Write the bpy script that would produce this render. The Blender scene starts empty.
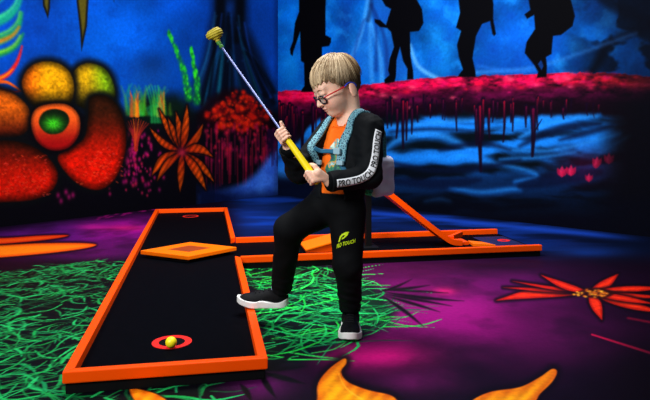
import bpy, bmesh, math, random
import numpy as np
from mathutils import Vector, Matrix

random.seed(7)
rng = np.random.default_rng(11)
scene = bpy.context.scene
COL = scene.collection

# ------------------------------------------------------------------ camera
F = 632.0            # focal length in pixels of the 650x400 frame
CH = 0.82            # camera height (m)
CX, HY = 325.0, 123.0  # vanishing column and horizon row
cam_d = bpy.data.cameras.new('camera')
cam = bpy.data.objects.new('camera', cam_d)
COL.objects.link(cam)
cam.location = (0, 0, CH)
cam.rotation_euler = (math.pi / 2, 0, 0)
cam_d.sensor_width = 36
cam_d.lens = F * 36 / 650
cam_d.shift_y = -(200 - HY) / 650
cam_d.clip_start = 0.05
scene.camera = cam


def at(px, py, y):
    """pixel + distance -> world point"""
    return np.array([(px - CX) * y / F, y, CH - (py - HY) * y / F])


def onz(px, py, z):
    """pixel -> world point on the horizontal plane z"""
    y = F * (CH - z) / (py - HY)
    return np.array([(px - CX) * y / F, y, z])


# ------------------------------------------------------------------ object helpers
def tag(o, label=None, cat=None, group=None, kind=None):
    if label: o['label'] = label
    if cat: o['category'] = cat
    if group: o['group'] = group
    if kind: o['kind'] = kind
    return o


def empty(name, loc=(0, 0, 0)):
    o = bpy.data.objects.new(name, None)
    o.empty_display_size = 0.05
    o.location = loc
    COL.objects.link(o)
    return o


def link(name, me, mat=None, parent=None, smooth=False):
    o = bpy.data.objects.new(name, me)
    COL.objects.link(o)
    if mat is not None:
        for m in (mat if isinstance(mat, (list, tuple)) else [mat]):
            me.materials.append(m)
    if parent is not None:
        o.parent = parent
        loc = parent.location.copy() if parent.type == 'EMPTY' else Vector((0, 0, 0))
        o.matrix_parent_inverse = Matrix.Translation(-loc)
    if smooth:
        me.polygons.foreach_set('use_smooth', np.ones(len(me.polygons), dtype=bool))
    return o


def mesh_np(name, V, Q):
    """fast mesh from numpy verts and a quad (or tri) index array"""
    V = np.asarray(V, dtype=np.float32); Q = np.asarray(Q, dtype=np.int32)
    me = bpy.data.meshes.new(name)
    k = Q.shape[1]
    me.vertices.add(len(V)); me.vertices.foreach_set('co', V.ravel())
    me.loops.add(Q.size); me.loops.foreach_set('vertex_index', Q.ravel())
    me.polygons.add(len(Q))
    me.polygons.foreach_set('loop_start', np.arange(0, Q.size, k, dtype=np.int32))
    me.update(calc_edges=True)
    me.validate()
    return me


def set_color(me, name, rgb_lin):
    a = me.color_attributes.new(name, 'FLOAT_COLOR', 'POINT')
    c = np.ones((len(rgb_lin), 4), dtype=np.float32); c[:, :3] = rgb_lin
    a.data.foreach_set('color', c.ravel())


def lin(c):
    c = np.asarray(c, dtype=float) / 255.0
    return np.where(c <= 0.04045, c / 12.92, ((c + 0.055) / 1.055) ** 2.4)


def bm_mesh(bm, name='mesh'):
    bmesh.ops.recalc_face_normals(bm, faces=bm.faces)
    me = bpy.data.meshes.new(name)
    bm.to_mesh(me); bm.free()
    return me


def bm_prism(bm, pts, z0, z1):
    """extruded polygon (pts in xy, counter-clockwise)"""
    lo = [bm.verts.new((p[0], p[1], z0)) for p in pts]
    hi = [bm.verts.new((p[0], p[1], z1)) for p in pts]
    n = len(pts)
    bm.faces.new(hi); bm.faces.new(lo[::-1])
    for i in range(n):
        bm.faces.new((lo[i], lo[(i + 1) % n], hi[(i + 1) % n], hi[i]))


def bevel(bm, w, seg=2):
    bmesh.ops.bevel(bm, geom=list(bm.edges), offset=w, segments=seg, profile=0.6, affect='EDGES', clamp_overlap=True)


def tube_arrays(pts, rad, nseg=8, cap=True):
    pts = np.asarray(pts, float); n = len(pts)
    rad = np.broadcast_to(np.asarray(rad, float), (n,))
    T = np.gradient(pts, axis=0); T /= np.linalg.norm(T, axis=1, keepdims=True) + 1e-12
    ref = np.array([0, 0, 1.0]) if abs(T[0][2]) < 0.9 else np.array([1.0, 0, 0])
    a = np.cross(ref, T[0]); a /= np.linalg.norm(a)
    V = []
    for i in range(n):
        a = a - T[i] * (a @ T[i]); a /= np.linalg.norm(a)
        b = np.cross(T[i], a)
        for j in range(nseg):
            th = 2 * math.pi * j / nseg
            V.append(pts[i] + rad[i] * (math.cos(th) * a + math.sin(th) * b))
    Q = []
    for i in range(n - 1):
        for j in range(nseg):
            j2 = (j + 1) % nseg
            Q.append((i * nseg + j, i * nseg + j2, (i + 1) * nseg + j2, (i + 1) * nseg + j))
    V = list(V)
    if cap:
        for (i, flip) in ((0, True), (n - 1, False)):
            c = len(V); V.append(pts[i])
            for j in range(nseg):
                j2 = (j + 1) % nseg
                q = (i * nseg + j, i * nseg + j2, c, c)
                Q.append(q)
    return np.array(V), Q


def faces_mesh(name, V, faces):
    me = bpy.data.meshes.new(name)
    F2 = [tuple(dict.fromkeys(int(i) for i in f)) for f in faces]
    me.from_pydata([tuple(map(float, v)) for v in V], [], F2)
    me.update()
    return me


def merge_parts(parts):
    V = []; Fc = []; off = 0
    for v, f in parts:
        V.append(np.asarray(v)); Fc += [tuple(i + off for i in q) for q in f]; off += len(v)
    return np.concatenate(V), Fc


# ------------------------------------------------------------------ materials
def mat(name, rgb, rough=0.5, spec=0.4, metal=0.0, vary=0.0, scale=30.0, stretch=(1, 1, 1), bump=0.0, alpha=None, sheen=0.0, coat=0.0):
    m = bpy.data.materials.new(name); m.use_nodes = True
    nt = m.node_tree; N = nt.nodes; L = nt.links
    b = N['Principled BSDF']
    c = lin(rgb)
    b.inputs['Base Color'].default_value = (*c, 1)
    b.inputs['Roughness'].default_value = rough
    b.inputs['Specular IOR Level'].default_value = spec
    b.inputs['Metallic'].default_value = metal
    if sheen: b.inputs['Sheen Weight'].default_value = sheen
    if coat: b.inputs['Coat Weight'].default_value = coat
    if vary or bump:
        tc = N.new('ShaderNodeTexCoord'); mp = N.new('ShaderNodeMapping')
        mp.inputs['Scale'].default_value = stretch
        L.new(tc.outputs['Object'], mp.inputs['Vector'])
        no = N.new('ShaderNodeTexNoise'); no.inputs['Scale'].default_value = scale
        no.inputs['Detail'].default_value = 4
        L.new(mp.outputs[0], no.inputs['Vector'])
    if vary:
        mx = N.new('ShaderNodeMix'); mx.data_type = 'RGBA'
        mx.inputs['A'].default_value = (*(c * (1 - vary)), 1)
        mx.inputs['B'].default_value = (*np.minimum(c * (1 + vary), 1), 1)
        L.new(no.outputs['Fac'], mx.inputs['Factor'])
        L.new(mx.outputs['Result'], b.inputs['Base Color'])
    if bump:
        bp = N.new('ShaderNodeBump'); bp.inputs['Strength'].default_value = bump
        bp.inputs['Distance'].default_value = 0.01
        L.new(no.outputs['Fac'], bp.inputs['Height'])
        L.new(bp.outputs[0], b.inputs['Normal'])
    return m


def paint_mat(name, rough, spec, grain=0.12, scale=60, bump=0.0, base=None):
    """painted surface: pigment from the mesh colour attribute, broken up by procedural grain"""
    m = bpy.data.materials.new(name); m.use_nodes = True
    nt = m.node_tree; N = nt.nodes; L = nt.links
    b = N['Principled BSDF']
    at_ = N.new('ShaderNodeAttribute'); at_.attribute_name = 'paint'
    tc = N.new('ShaderNodeTexCoord')
    no = N.new('ShaderNodeTexNoise'); no.inputs['Scale'].default_value = scale; no.inputs['Detail'].default_value = 5
    L.new(tc.outputs['Object'], no.inputs['Vector'])
    mr = N.new('ShaderNodeMapRange')
    mr.inputs['From Min'].default_value = 0.25; mr.inputs['From Max'].default_value = 0.75
    mr.inputs['To Min'].default_value = 1 - grain; mr.inputs['To Max'].default_value = 1 + grain
    L.new(no.outputs['Fac'], mr.inputs['Value'])
    mx = N.new('ShaderNodeVectorMath'); mx.operation = 'SCALE'
    L.new(at_.outputs['Color'], mx.inputs[0]); L.new(mr.outputs[0], mx.inputs['Scale'])
    L.new(mx.outputs[0], b.inputs['Base Color'])
    b.inputs['Roughness'].default_value = rough
    b.inputs['Specular IOR Level'].default_value = spec
    if bump:
        bp = N.new('ShaderNodeBump'); bp.inputs['Strength'].default_value = bump; bp.inputs['Distance'].default_value = 0.01
        L.new(no.outputs['Fac'], bp.inputs['Height']); L.new(bp.outputs[0], b.inputs['Normal'])
    return m


# ------------------------------------------------------------------ paint engine (pigment laid on a surface)
def _lattice(seed):
    return np.random.default_rng(seed).random((256, 256))
_LAT = {}


def vnoise(x, y, seed=0):
    if seed not in _LAT: _LAT[seed] = _lattice(seed)
    T = _LAT[seed]
    xi = np.floor(x).astype(int); yi = np.floor(y).astype(int)
    fx = x - xi; fy = y - yi
    fx = fx * fx * (3 - 2 * fx); fy = fy * fy * (3 - 2 * fy)
    a = T[xi & 255, yi & 255]; b = T[(xi + 1) & 255, yi & 255]
    c = T[xi & 255, (yi + 1) & 255]; d = T[(xi + 1) & 255, (yi + 1) & 255]
    return (a * (1 - fx) + b * fx) * (1 - fy) + (c * (1 - fx) + d * fx) * fy


def fbm(x, y, oct=4, seed=0):
    s = 0; w = 0.5; t = 0
    for i in range(oct):
        s = s + w * vnoise(x * 2 ** i + 17.3 * i, y * 2 ** i + 9.1 * i, seed + i); t += w; w *= 0.5
    return s / t


def sm(x, a, b):
    t = np.clip((x - a) / (b - a), 0, 1)
    return t * t * (3 - 2 * t)


def spline(pts, closed=False, n=6):
    P = np.array(pts, float); m = len(P); out = []
    rngi = range(m) if closed else range(m - 1)
    for i in rngi:
        if closed:
            p0, p1, p2, p3 = P[i - 1], P[i], P[(i + 1) % m], P[(i + 2) % m]
        else:
            p0, p1, p2, p3 = P[max(i - 1, 0)], P[i], P[i + 1], P[min(i + 2, m - 1)]
        for k in range(n):
            t = k / n
            out.append(0.5 * ((2 * p1) + (-p0 + p2) * t + (2 * p0 - 5 * p1 + 4 * p2 - p3) * t * t + (-p0 + 3 * p1 - 3 * p2 + p3) * t ** 3))
    if not closed: out.append(P[-1])
    return np.array(out)


class Canvas:
    """a surface's vertices with drawing coordinates (u right, v down) and their pigment (sRGB 0-255)"""
    def __init__(s, U, V):
        s.U = U.ravel(); s.V = V.ravel()
        s.C = np.zeros((s.U.size, 3))

    def put(s, mask, col, idx=None):
        col = np.asarray(col, float)
        if idx is None:
            s.C += (col - s.C) * np.clip(mask, 0, 1)[:, None]
        else:
            s.C[idx] += (col - s.C[idx]) * np.clip(mask, 0, 1)[:, None]

    def add(s, mask, col, idx=None):
        col = np.asarray(col, float)
        if idx is None: s.C += mask[:, None] * col
        else: s.C[idx] += mask[:, None] * col

    def near(s, P, pad):
        lo = P.min(0) - pad; hi = P.max(0) + pad
        return np.nonzero((s.U > lo[0]) & (s.U < hi[0]) & (s.V > lo[1]) & (s.V < hi[1]))[0]

    def sd(s, P, idx):
        x = s.U[idx]; y = s.V[idx]
        d2 = np.full(x.shape, 1e18); ins = np.zeros(x.shape, bool)
        n = len(P)
        for i in range(n):
            ax, ay = P[i]; bx, by = P[(i + 1) % n]
            ex, ey = bx - ax, by - ay
            t = np.clip(((x - ax) * ex + (y - ay) * ey) / (ex * ex + ey * ey + 1e-12), 0, 1)
            dx = x - ax - t * ex; dy = y - ay - t * ey
            d2 = np.minimum(d2, dx * dx + dy * dy)
            if ay != by:
                c = ((ay > y) != (by > y)) & (x < (bx - ax) * (y - ay) / (by - ay) + ax)
                ins ^= c
        d = np.sqrt(d2)
        return np.where(ins, -d, d)

    def poly(s, pts, col, soft=0.7, a=1.0, smooth=False, n=6, tex=None):
        P = spline(pts, True, n) if smooth else np.array(pts, float)
        idx = s.near(P, soft + 1)
        if idx.size == 0: return
        d = s.sd(P, idx)
        m = (1 - sm(d, -soft, soft)) * a
        c = col if tex is None else tex(s.U[idx], s.V[idx], d)
        s.put(m, c, idx)

    def stroke(s, pts, w0, w1, col, soft=0.6, a=1.0, smooth=True, n=5, wm=None, a1=None):
        P = spline(pts, False, n) if smooth and len(pts) > 2 else np.array(pts, float)
        pad = max(w0, w1, wm or 0) + soft + 1
        idx = s.near(P, pad)
        if idx.size == 0: return
        x = s.U[idx]; y = s.V[idx]; best = np.full(x.shape, 1e9); bt = np.zeros(x.shape)
        m = len(P) - 1
        for i in range(m):
            ax, ay = P[i]; bx, by = P[i + 1]; ex, ey = bx - ax, by - ay
            t = np.clip(((x - ax) * ex + (y - ay) * ey) / (ex * ex + ey * ey + 1e-12), 0, 1)
            g = (i + t) / m
            w = w0 + (w1 - w0) * g
            if wm is not None: w = w + (wm - (w0 + w1) / 2) * np.sin(np.pi * g)
            d = np.hypot(x - ax - t * ex, y - ay - t * ey) - w
            k = d < best
            best = np.where(k, d, best); bt = np.where(k, g, bt)
        al = a if a1 is None else a + (a1 - a) * bt
        s.put((1 - sm(best, -soft, soft)) * al, col, idx)

    def glow(s, cx, cy, rx, ry, col, a=1.0, p=1.0, rot=0.0):
        dx = s.U - cx; dy = s.V - cy
        if rot:
            c, q = math.cos(rot), math.sin(rot); dx, dy = dx * c + dy * q, -dx * q + dy * c
        m = np.exp(-((dx / rx) ** 2 + (dy / ry) ** 2) * p) * a
        s.put(m, col)


def leafpoly(base, tip, w, bend=0.0, n=8, wpos=0.45):
    """pointed leaf/petal outline from base to tip"""
    b = np.array(base, float); t = np.array(tip, float); d = t - b; L = np.hypot(*d); e = d / L; q = np.array([-e[1], e[0]])
    l, r = [], []
    for i in range(n + 1):
        g = i / n
        prof = math.sin(math.pi * g ** (math.log(0.5) / math.log(wpos)))
        c = b + d * g + q * bend * math.sin(math.pi * g)
        l.append(c + q * w * prof); r.append(c - q * w * prof)
    return np.array(l + r[::-1][1:-1])
# ------------------------------------------------------------------ the painted walls
def wall_grid(A, B, t0, t1, ztop, nt, nz):
    t = np.linspace(t0, t1, nt); z = np.linspace(0, ztop, nz)
    tt, zz = np.meshgrid(t, z)
    X = A[0] + (B[0] - A[0]) * tt; Y = A[1] + (B[1] - A[1]) * tt
    V = np.stack([X, Y, zz], -1).reshape(-1, 3)
    i = np.arange(nt * nz).reshape(nz, nt)
    Q = np.stack([i[:-1, :-1], i[:-1, 1:], i[1:, 1:], i[1:, :-1]], -1).reshape(-1, 4)
    U = CX + F * X / Y; W = HY + F * (CH - zz) / Y
    return V, Q, U, W


CORNER = onz(278, 195, 0); LEFT_END = onz(0, 227, 0); RIGHT_END = onz(650, 237, 0)
WALL_H = 2.35


def paint_left():
    V, Q, U, W = wall_grid(CORNER, LEFT_END, 0, 1.9, WALL_H, 800, 330)
    c = Canvas(U, W); u, v = c.U, c.V
    n1 = fbm(u / 45, v / 45, 5, 1); n2 = fbm(u / 14, v / 14, 4, 5); n3 = fbm(u / 5, v / 5, 3, 9)
    # blue dusk background
    base = np.zeros_like(c.C)
    k = (0.55 + 0.75 * n1)[:, None]
    base[:] = (0, 72, 190)
    base *= k
    c.C = base
    c.glow(115, 45, 60, 45, (0, 98, 222), 0.6)
    c.glow(30, 30, 40, 30, (3, 60, 175), 0.5)
    c.glow(150, 75, 22, 18, (10, 60, 130), 0.6)
    c.glow(152, 62, 16, 12, (3, 22, 60), 0.5)
    c.glow(265, 40, 16, 60, (4, 60, 150), 0.6)
    c.glow(230, 20, 45, 60, (3, 22, 80), 0.45)
    c.put((n2 - 0.45).clip(0) * 0.9, (2, 40, 120))
    # dark undergrowth
    edge = 104 + 10 * (n1 - 0.5) * 2 - 8 * np.exp(-((u - 165) / 30) ** 2) + 6 * np.exp(-((u - 120) / 12) ** 2)
    c.put(sm(v, edge - 8, edge + 12), (4, 3, 10))
    # twisted trunk behind the coral
    c.poly([(215, -60), (213, 10), (207, 40), (200, 68), (186, 102), (278, 112), (274, 84), (260, 52), (248, 26), (245, -60)], (2, 8, 26), 7, 0.92)
    c.glow(230, 8, 5, 9, (8, 60, 150), 0.5)
    c.stroke([(221, -50), (220, 20), (217, 40)], 4, 5, (1, 3, 10), 3, 0.9)
    c.stroke([(240, -50), (240, 15), (236, 40)], 4, 4, (1, 3, 10), 3, 0.9)
    for i in range(34):
        f_ = random.random(); x0 = 214 + f_ * 31 + random.uniform(-2, 2); x1 = 190 + f_ * 86 + random.uniform(-5, 5)
        y0 = random.uniform(8, 62); y1 = random.uniform(88, 106); m_ = (x0 + x1) / 2 + (x0 - x1) * random.uniform(0.05, 0.22) + random.uniform(-2, 2)
        if i % 3 == 0: c.stroke([(x0, y0), (m_, 60), (x1, y1)], 0.8, random.uniform(2, 3.5), (0, 4, 16), 2.4, 0.85)
        else: c.stroke([(x0, y0), (m_, 62), (x1, y1)], 0.2, random.uniform(0.6, 1.8), random.choice([(14, 84, 140), (8, 100, 130), (12, 60, 160), (8, 50, 110)]), 2.4, random.uniform(0.3, 0.75))
    # hanging stalactites
    for p in ([(38, -60), (43, 6), (48, 18.5), (50, 8), (52, -60)], [(70, -60), (77, 5), (80, 30), (81.5, 51.5), (87, 26), (92, -60)], [(108, -60), (114, 2), (118, -60)]):
        c.poly(p, (12, 12, 10), 0.9, tex=lambda x, y, d: np.stack([14 + 34 * np.clip(-d - 1, 0, 2), 14 + 30 * np.clip(-d - 1, 0, 2), 8 + 4 * np.clip(-d, 0, 2)], -1))
    # feathery plumes at the left edge
    for pts_, w_, col in (([(-8, 24), (8, 17), (18, 6), (22, -8)], 5.0, (20, 170, 120)), ([(-8, 20), (6, 13), (15, 4), (19, -8)], 2.0, (60, 220, 130)),
                          ([(-8, 43), (8, 37), (18, 28), (22, 13)], 5.0, (26, 170, 60)), ([(-8, 44), (6, 39), (14, 34), (19, 27)], 2.4, (230, 110, 24)), ([(-8, 37), (8, 31), (17, 22), (20, 12)], 1.4, (90, 220, 60)),
                          ([(-8, 56), (8, 51), (18, 44), (23, 34)], 3.6, (24, 150, 50)), ([(-8, 54), (6, 50), (15, 44), (20, 36)], 1.6, (130, 215, 40)), ([(-8, 4), (4, -4), (14, -16)], 4.0, (20, 140, 150))):
        c.stroke(pts_, w_, 0.8, col, 2.6, 0.85)
    c.stroke([(-4, 80), (8, 74), (16, 64), (20, 54), (22, 46)], 3.0, 0.6, (215, 30, 30), 1.4)
    c.stroke([(-4, 80), (6, 75), (13, 69)], 1.6, 0.5, (240, 120, 20), 1.0)
    c.stroke([(-4, 82), (6, 82), (14, 86), (21, 91)], 2.0, 0.6, (235, 90, 20), 1.0)
    c.stroke([(-4, 88), (4, 90), (14, 92), (20, 91)], 1.8, 0.6, (200, 25, 40), 1.0)
    c.glow(150, 112, 26, 13, (4, 26, 16), 0.85); c.glow(176, 108, 16, 12, (5, 24, 14), 0.8)
    # green shoots
    for i in range(46):
        x = random.choice([random.gauss(136, 5), random.gauss(160, 4), random.uniform(126, 172)]); h = random.uniform(6, 30)
        col = random.choice([(30, 190, 50), (20, 140, 60), (120, 200, 20), (20, 160, 110)])
        c.stroke([(x, 114), (x + random.uniform(-3, 3), 114 - h * 0.6), (x + random.uniform(-6, 6), 114 - h)], 1.6, 0.2, col, 2.2, 0.36)
    for i in range(22):
        x = random.choice([134, 137, 161, 163]) + random.uniform(-4, 4); h = random.uniform(12, 26)
        c.stroke([(x, 116), (x, 116 - h * 0.6), (x + random.uniform(-4, 4), 116 - h)], 1.1, 0.2, random.choice([(225, 90, 15), (200, 60, 20), (240, 140, 20)]), 1.2, 0.6)
    for i in range(5):
        c.stroke([(152 + i * 3, 122), (151 + i * 2.4, 105), (146 + i * 3, 86)], 1.4, 0.4, (30, 210, 90), 1.5, 0.5)
    for (p, w) in (([(169, 33), (177, 52), (184, 72), (189, 98)], 4.2), ([(191, 48), (194, 66), (197, 82), (197, 102)], 3.6)):
        c.stroke(p, 0.4, w * 0.9, (10, 110, 40), 2.6, 0.75)
        sp_ = spline(p, False, 8)
        for j in range(70):
            t_ = random.random(); x_, y_ = sp_[int(t_ * (len(sp_) - 1))]; r_ = w * (0.2 + 0.8 * t_)
            c.glow(x_ + random.uniform(-r_, r_) * 0.8, y_ + random.uniform(-2, 2), 1.1, 1.8, random.choice([(30, 200, 40), (60, 230, 30), (16, 150, 50), (8, 80, 40)]), 0.75)
    # coral bush
    c.poly([(203, 104), (214, 96), (226, 90), (240, 89), (254, 100), (268, 112), (272, 130), (230, 134), (200, 124)], (14, 1, 6), 5, 0.9, True)
    for i in range(330):
        a = random.uniform(0, 2 * math.pi); r = math.sqrt(random.random())
        x = 238 + 33 * r * math.cos(a); y = 111 + 20 * r * math.sin(a)
        if y < 113 - 25 * (1 - abs(x - 238) / 34): continue
        rr = random.uniform(1.0, 2.6)
        col = random.choice([(196, 22, 8), (160, 14, 8), (120, 8, 10), (215, 36, 8), (50, 3, 8)])
        c.glow(x, y, rr, rr, col, 0.75)
    # crimson reeds under the coral and flecks
    for i in range(60):
        x = random.uniform(206, 277); y = random.uniform(122, 158); h = random.uniform(12, 46)
        c.stroke([(x, y), (x + random.uniform(-0.8, 0.8), y + h)], random.uniform(0.5, 1.3), 0.4, random.choice([(125, 8, 48), (90, 6, 40), (150, 12, 40), (60, 4, 40)]), 1.1, 0.55, smooth=False)
    for i in range(70):
        x = random.uniform(198, 277); y = random.uniform(125, 162); r = random.uniform(0.8, 2)
        c.glow(x, y, r, r * 1.5, random.choice([(170, 14, 56), (190, 20, 44), (120, 8, 56)]), 0.6)
    for i in range(190):
        x = random.gauss(130, 15); y = random.gauss(160, 17)
        if y < 128 or y > 196 or x < 96: continue
        r = random.uniform(0.7, 1.7)
        c.glow(x, y, r, r * 1.5, random.choice([(190, 16, 96), (150, 10, 90), (215, 24, 80)]), 0.7)
    for x, y in ((58, 195), (66, 192), (73, 195), (61, 201), (69, 197)):
        c.glow(x, y, 1.9, 2.8, (190, 16, 110), 0.7)
    for i in range(11):
        a = (-0.5 + i / 10) * 1.1
        c.stroke([(136, 150), (136 + 8 * math.sin(a), 134), (136 + 24 * math.sin(a), 118 + 10 * abs(a))], 1.1, 0.3, random.choice([(190, 50, 20), (225, 80, 20), (150, 30, 24)]), 0.8, 0.85)
    # blue cascade at the corner
    c.poly([(281, 146), (268, 158), (257, 173), (243, 184), (222, 191), (200, 196), (200, 204), (281, 204)], (30, 92, 210), 5, 0.95,
           tex=lambda x, y, d: np.stack([24 + 40 * fbm(x / 9, y / 9, 3, 3), 60 + 70 * fbm(x / 9, y / 9, 3, 3), 160 + 80 * fbm(x / 9, y / 9, 3, 3)], -1))
    c.put(sm(v, 184, 199) * 0.75 * sm(u, 196, 205) + (1 - sm(u, 205, 250)) * (u > 196) * sm(v, 180, 188) * 0.5, (3, 12, 48))
    for i in range(9):
        x = 268 + i * 1.3; c.stroke([(x, 130), (x, random.uniform(150, 172))], 0.8, 0.3, (30, 4, 40), 1.0, 0.8, smooth=False)
    # spiky orange star plant
    ctr = (182, 152)
    for tip, w, bd in (((159, 109), 3.2, -1), ((150, 128), 3.2, -4), ((168, 118), 3.0, 0), ((176, 112), 3.4, 1), ((187, 105), 3.6, 1), ((203, 124), 3.4, 3), ((213, 157), 4.4, -6),
                       ((214, 182), 3.6, -3), ((206, 190), 4.2, -2), ((180, 192), 3.4, 0), ((152, 175), 4.8, 5), ((157, 181), 3.4, 3)):
        P = leafpoly(ctr, tip, w, bd)
        idx = c.near(P, 4); d = c.sd(P, idx)
        c.put((1 - sm(d, 0, 3)) * 0.9, (10, 3, 6), idx)
        x, y = c.U[idx], c.V[idx]
        g = np.clip(np.hypot(x - ctr[0], y - ctr[1]) / 40, 0, 1)[:, None]
        colr = np.array([120, 18, 6]) * (1 - g) + np.array([196, 70, 5]) * g
        colr = colr * (0.7 + 0.45 * np.clip(-d / 2.5, 0, 1)[:, None]) * (0.85 + 0.3 * n3[idx][:, None])
        colr = colr * (0.72 + 0.4 * (0.5 + 0.5 * np.sin(x * 1.1 + y * 0.7)))[:, None]
        c.put(1 - sm(d, -0.6, 0.6), colr, idx)
        mid = np.array(ctr) + (np.array(tip) - np.array(ctr)) * 0.85
        c.stroke([ctr, tuple(mid)], 0.5, 0.2, (90, 14, 6), 0.6, 0.35, smooth=False)
    c.glow(182, 152, 5, 5, (120, 14, 40), 0.9); c.glow(182, 153, 2.5, 2.5, (190, 40, 60), 0.5)
    # the giant fleshy flower
    def petal(pts, f, halo=9):
        P = spline(pts, True, 8); idx = c.near(P, halo + 2); d = c.sd(P, idx)
        c.put((1 - sm(d, 0, halo)) * 0.95, (5, 7, 10), idx)
        x, y = c.U[idx], c.V[idx]
        rim = np.clip(-d / 8, 0, 1)[:, None]
        sp = fbm(x / 2.2, y / 2.2, 2, 31); sp2 = fbm(x / 6, y / 4, 3, 37)
        colr = f(x, y) * (0.3 + 0.7 * rim) * (0.62 + 0.8 * (sp * 0.6 + sp2 * 0.4))[:, None]
        c.put(1 - sm(d, -1.0, 1.0), colr, idx)

    def mix(a, b, t): return np.array(a) * (1 - t[:, None]) + np.array(b) * t[:, None]
    petal([(114, 100), (113, 82), (104, 68), (88, 63), (75, 70), (70, 88), (76, 104), (96, 110)],
          lambda x, y: mix(mix((130, 180, 14), (200, 152, 10), sm(x, 108, 84)), (24, 22, 3), sm(y, 80, 106) * 0.95))
    petal([(22, 86), (27, 70), (40, 62), (58, 63), (71, 74), (74, 92), (66, 106), (34, 106)],
          lambda x, y: mix(mix((244, 104, 6), (226, 156, 6), sm(x, 24, 50)), (26, 20, 2), sm(y, 84, 106) * 0.95))
    petal([(-14, 92), (6, 91), (20, 98), (30, 112), (26, 132), (6, 138), (-14, 136)],
          lambda x, y: mix((216, 92, 10), (70, 14, 4), sm(y, 102, 138)))
    petal([(-30, 148), (-6, 141), (20, 142), (42, 152), (57, 170), (54, 188), (36, 199), (6, 202), (-30, 200)],
          lambda x, y: mix((64, 12, 3), (206, 18, 3), sm(y, 142, 186)))
    petal([(90, 98), (106, 96), (119, 108), (126, 132), (124, 158), (114, 180), (98, 190), (78, 184), (62, 168), (58, 156), (70, 148), (84, 138), (88, 118)],
          lambda x, y: mix((46, 16, 4), (206, 18, 3), sm(y, 106, 166)), 7)
    for i in range(240):
        if i % 2:
            x, y = random.gauss(95, 14), random.gauss(162, 14)
            if not (66 < x < 122 and 128 < y < 186) or y < 190 - 0.75 * x * 0.8 + 20: continue
        else:
            x, y = random.uniform(0, 50), random.uniform(155, 196)
        c.stroke([(x, y), (x + 1.5, y + random.uniform(-1.2, 1.2))], 0.5, 0.3, random.choice([(250, 80, 34), (240, 60, 50), (120, 8, 4)]), 0.6, 0.55, smooth=False)
    P = spline([(31, 122), (36, 109), (50, 104), (68, 105), (79, 116), (79, 134), (68, 148), (50, 150), (36, 140)], True, 8)
    idx = c.near(P, 9); d = c.sd(P, idx); x, y = c.U[idx], c.V[idx]
    c.put((1 - sm(d, 0, 6)) * 0.95, (4, 3, 6), idx)
    colr = mix((240, 92, 24), (150, 8, 10), sm(y, 112, 147)) * (0.45 + 0.55 * np.clip(-d / 4, 0, 1)[:, None])
    c.put(1 - sm(d, -0.8, 0.8), colr, idx)
    P = spline([(39, 121), (44, 112), (55, 109), (66, 113), (69, 122), (62, 132), (50, 134), (42, 129)], True, 8)
    idx = c.near(P, 4); d = c.sd(P, idx); x, y = c.U[idx], c.V[idx]
    g = np.exp(-((x - 53) / 9) ** 2 - ((y - 124) / 6.5) ** 2)
    rad = 0.65 + 0.5 * vnoise(np.arctan2(y - 124, x - 53) * 9 + 40, np.zeros_like(x), 4)
    c.put(1 - sm(d, -0.8, 1.2), mix((8, 22, 8), (60, 210, 30), np.clip(g * rad, 0, 1)), idx)
    c.put(sm(u, 271, 278) * 0.35, (2, 6, 22))
    c.put(sm(v, edge + 60, 215) * 0.25 * (u < 215), (2, 1, 4))
    me = mesh_np('wall_left', V, Q); set_color(me, 'paint', lin(np.clip(c.C, 0, 255)))
    o = link('wall_left', me, WALLPAINT); tag(o, 'dark jungle mural wall with giant red and yellow flower', kind='structure')


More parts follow.
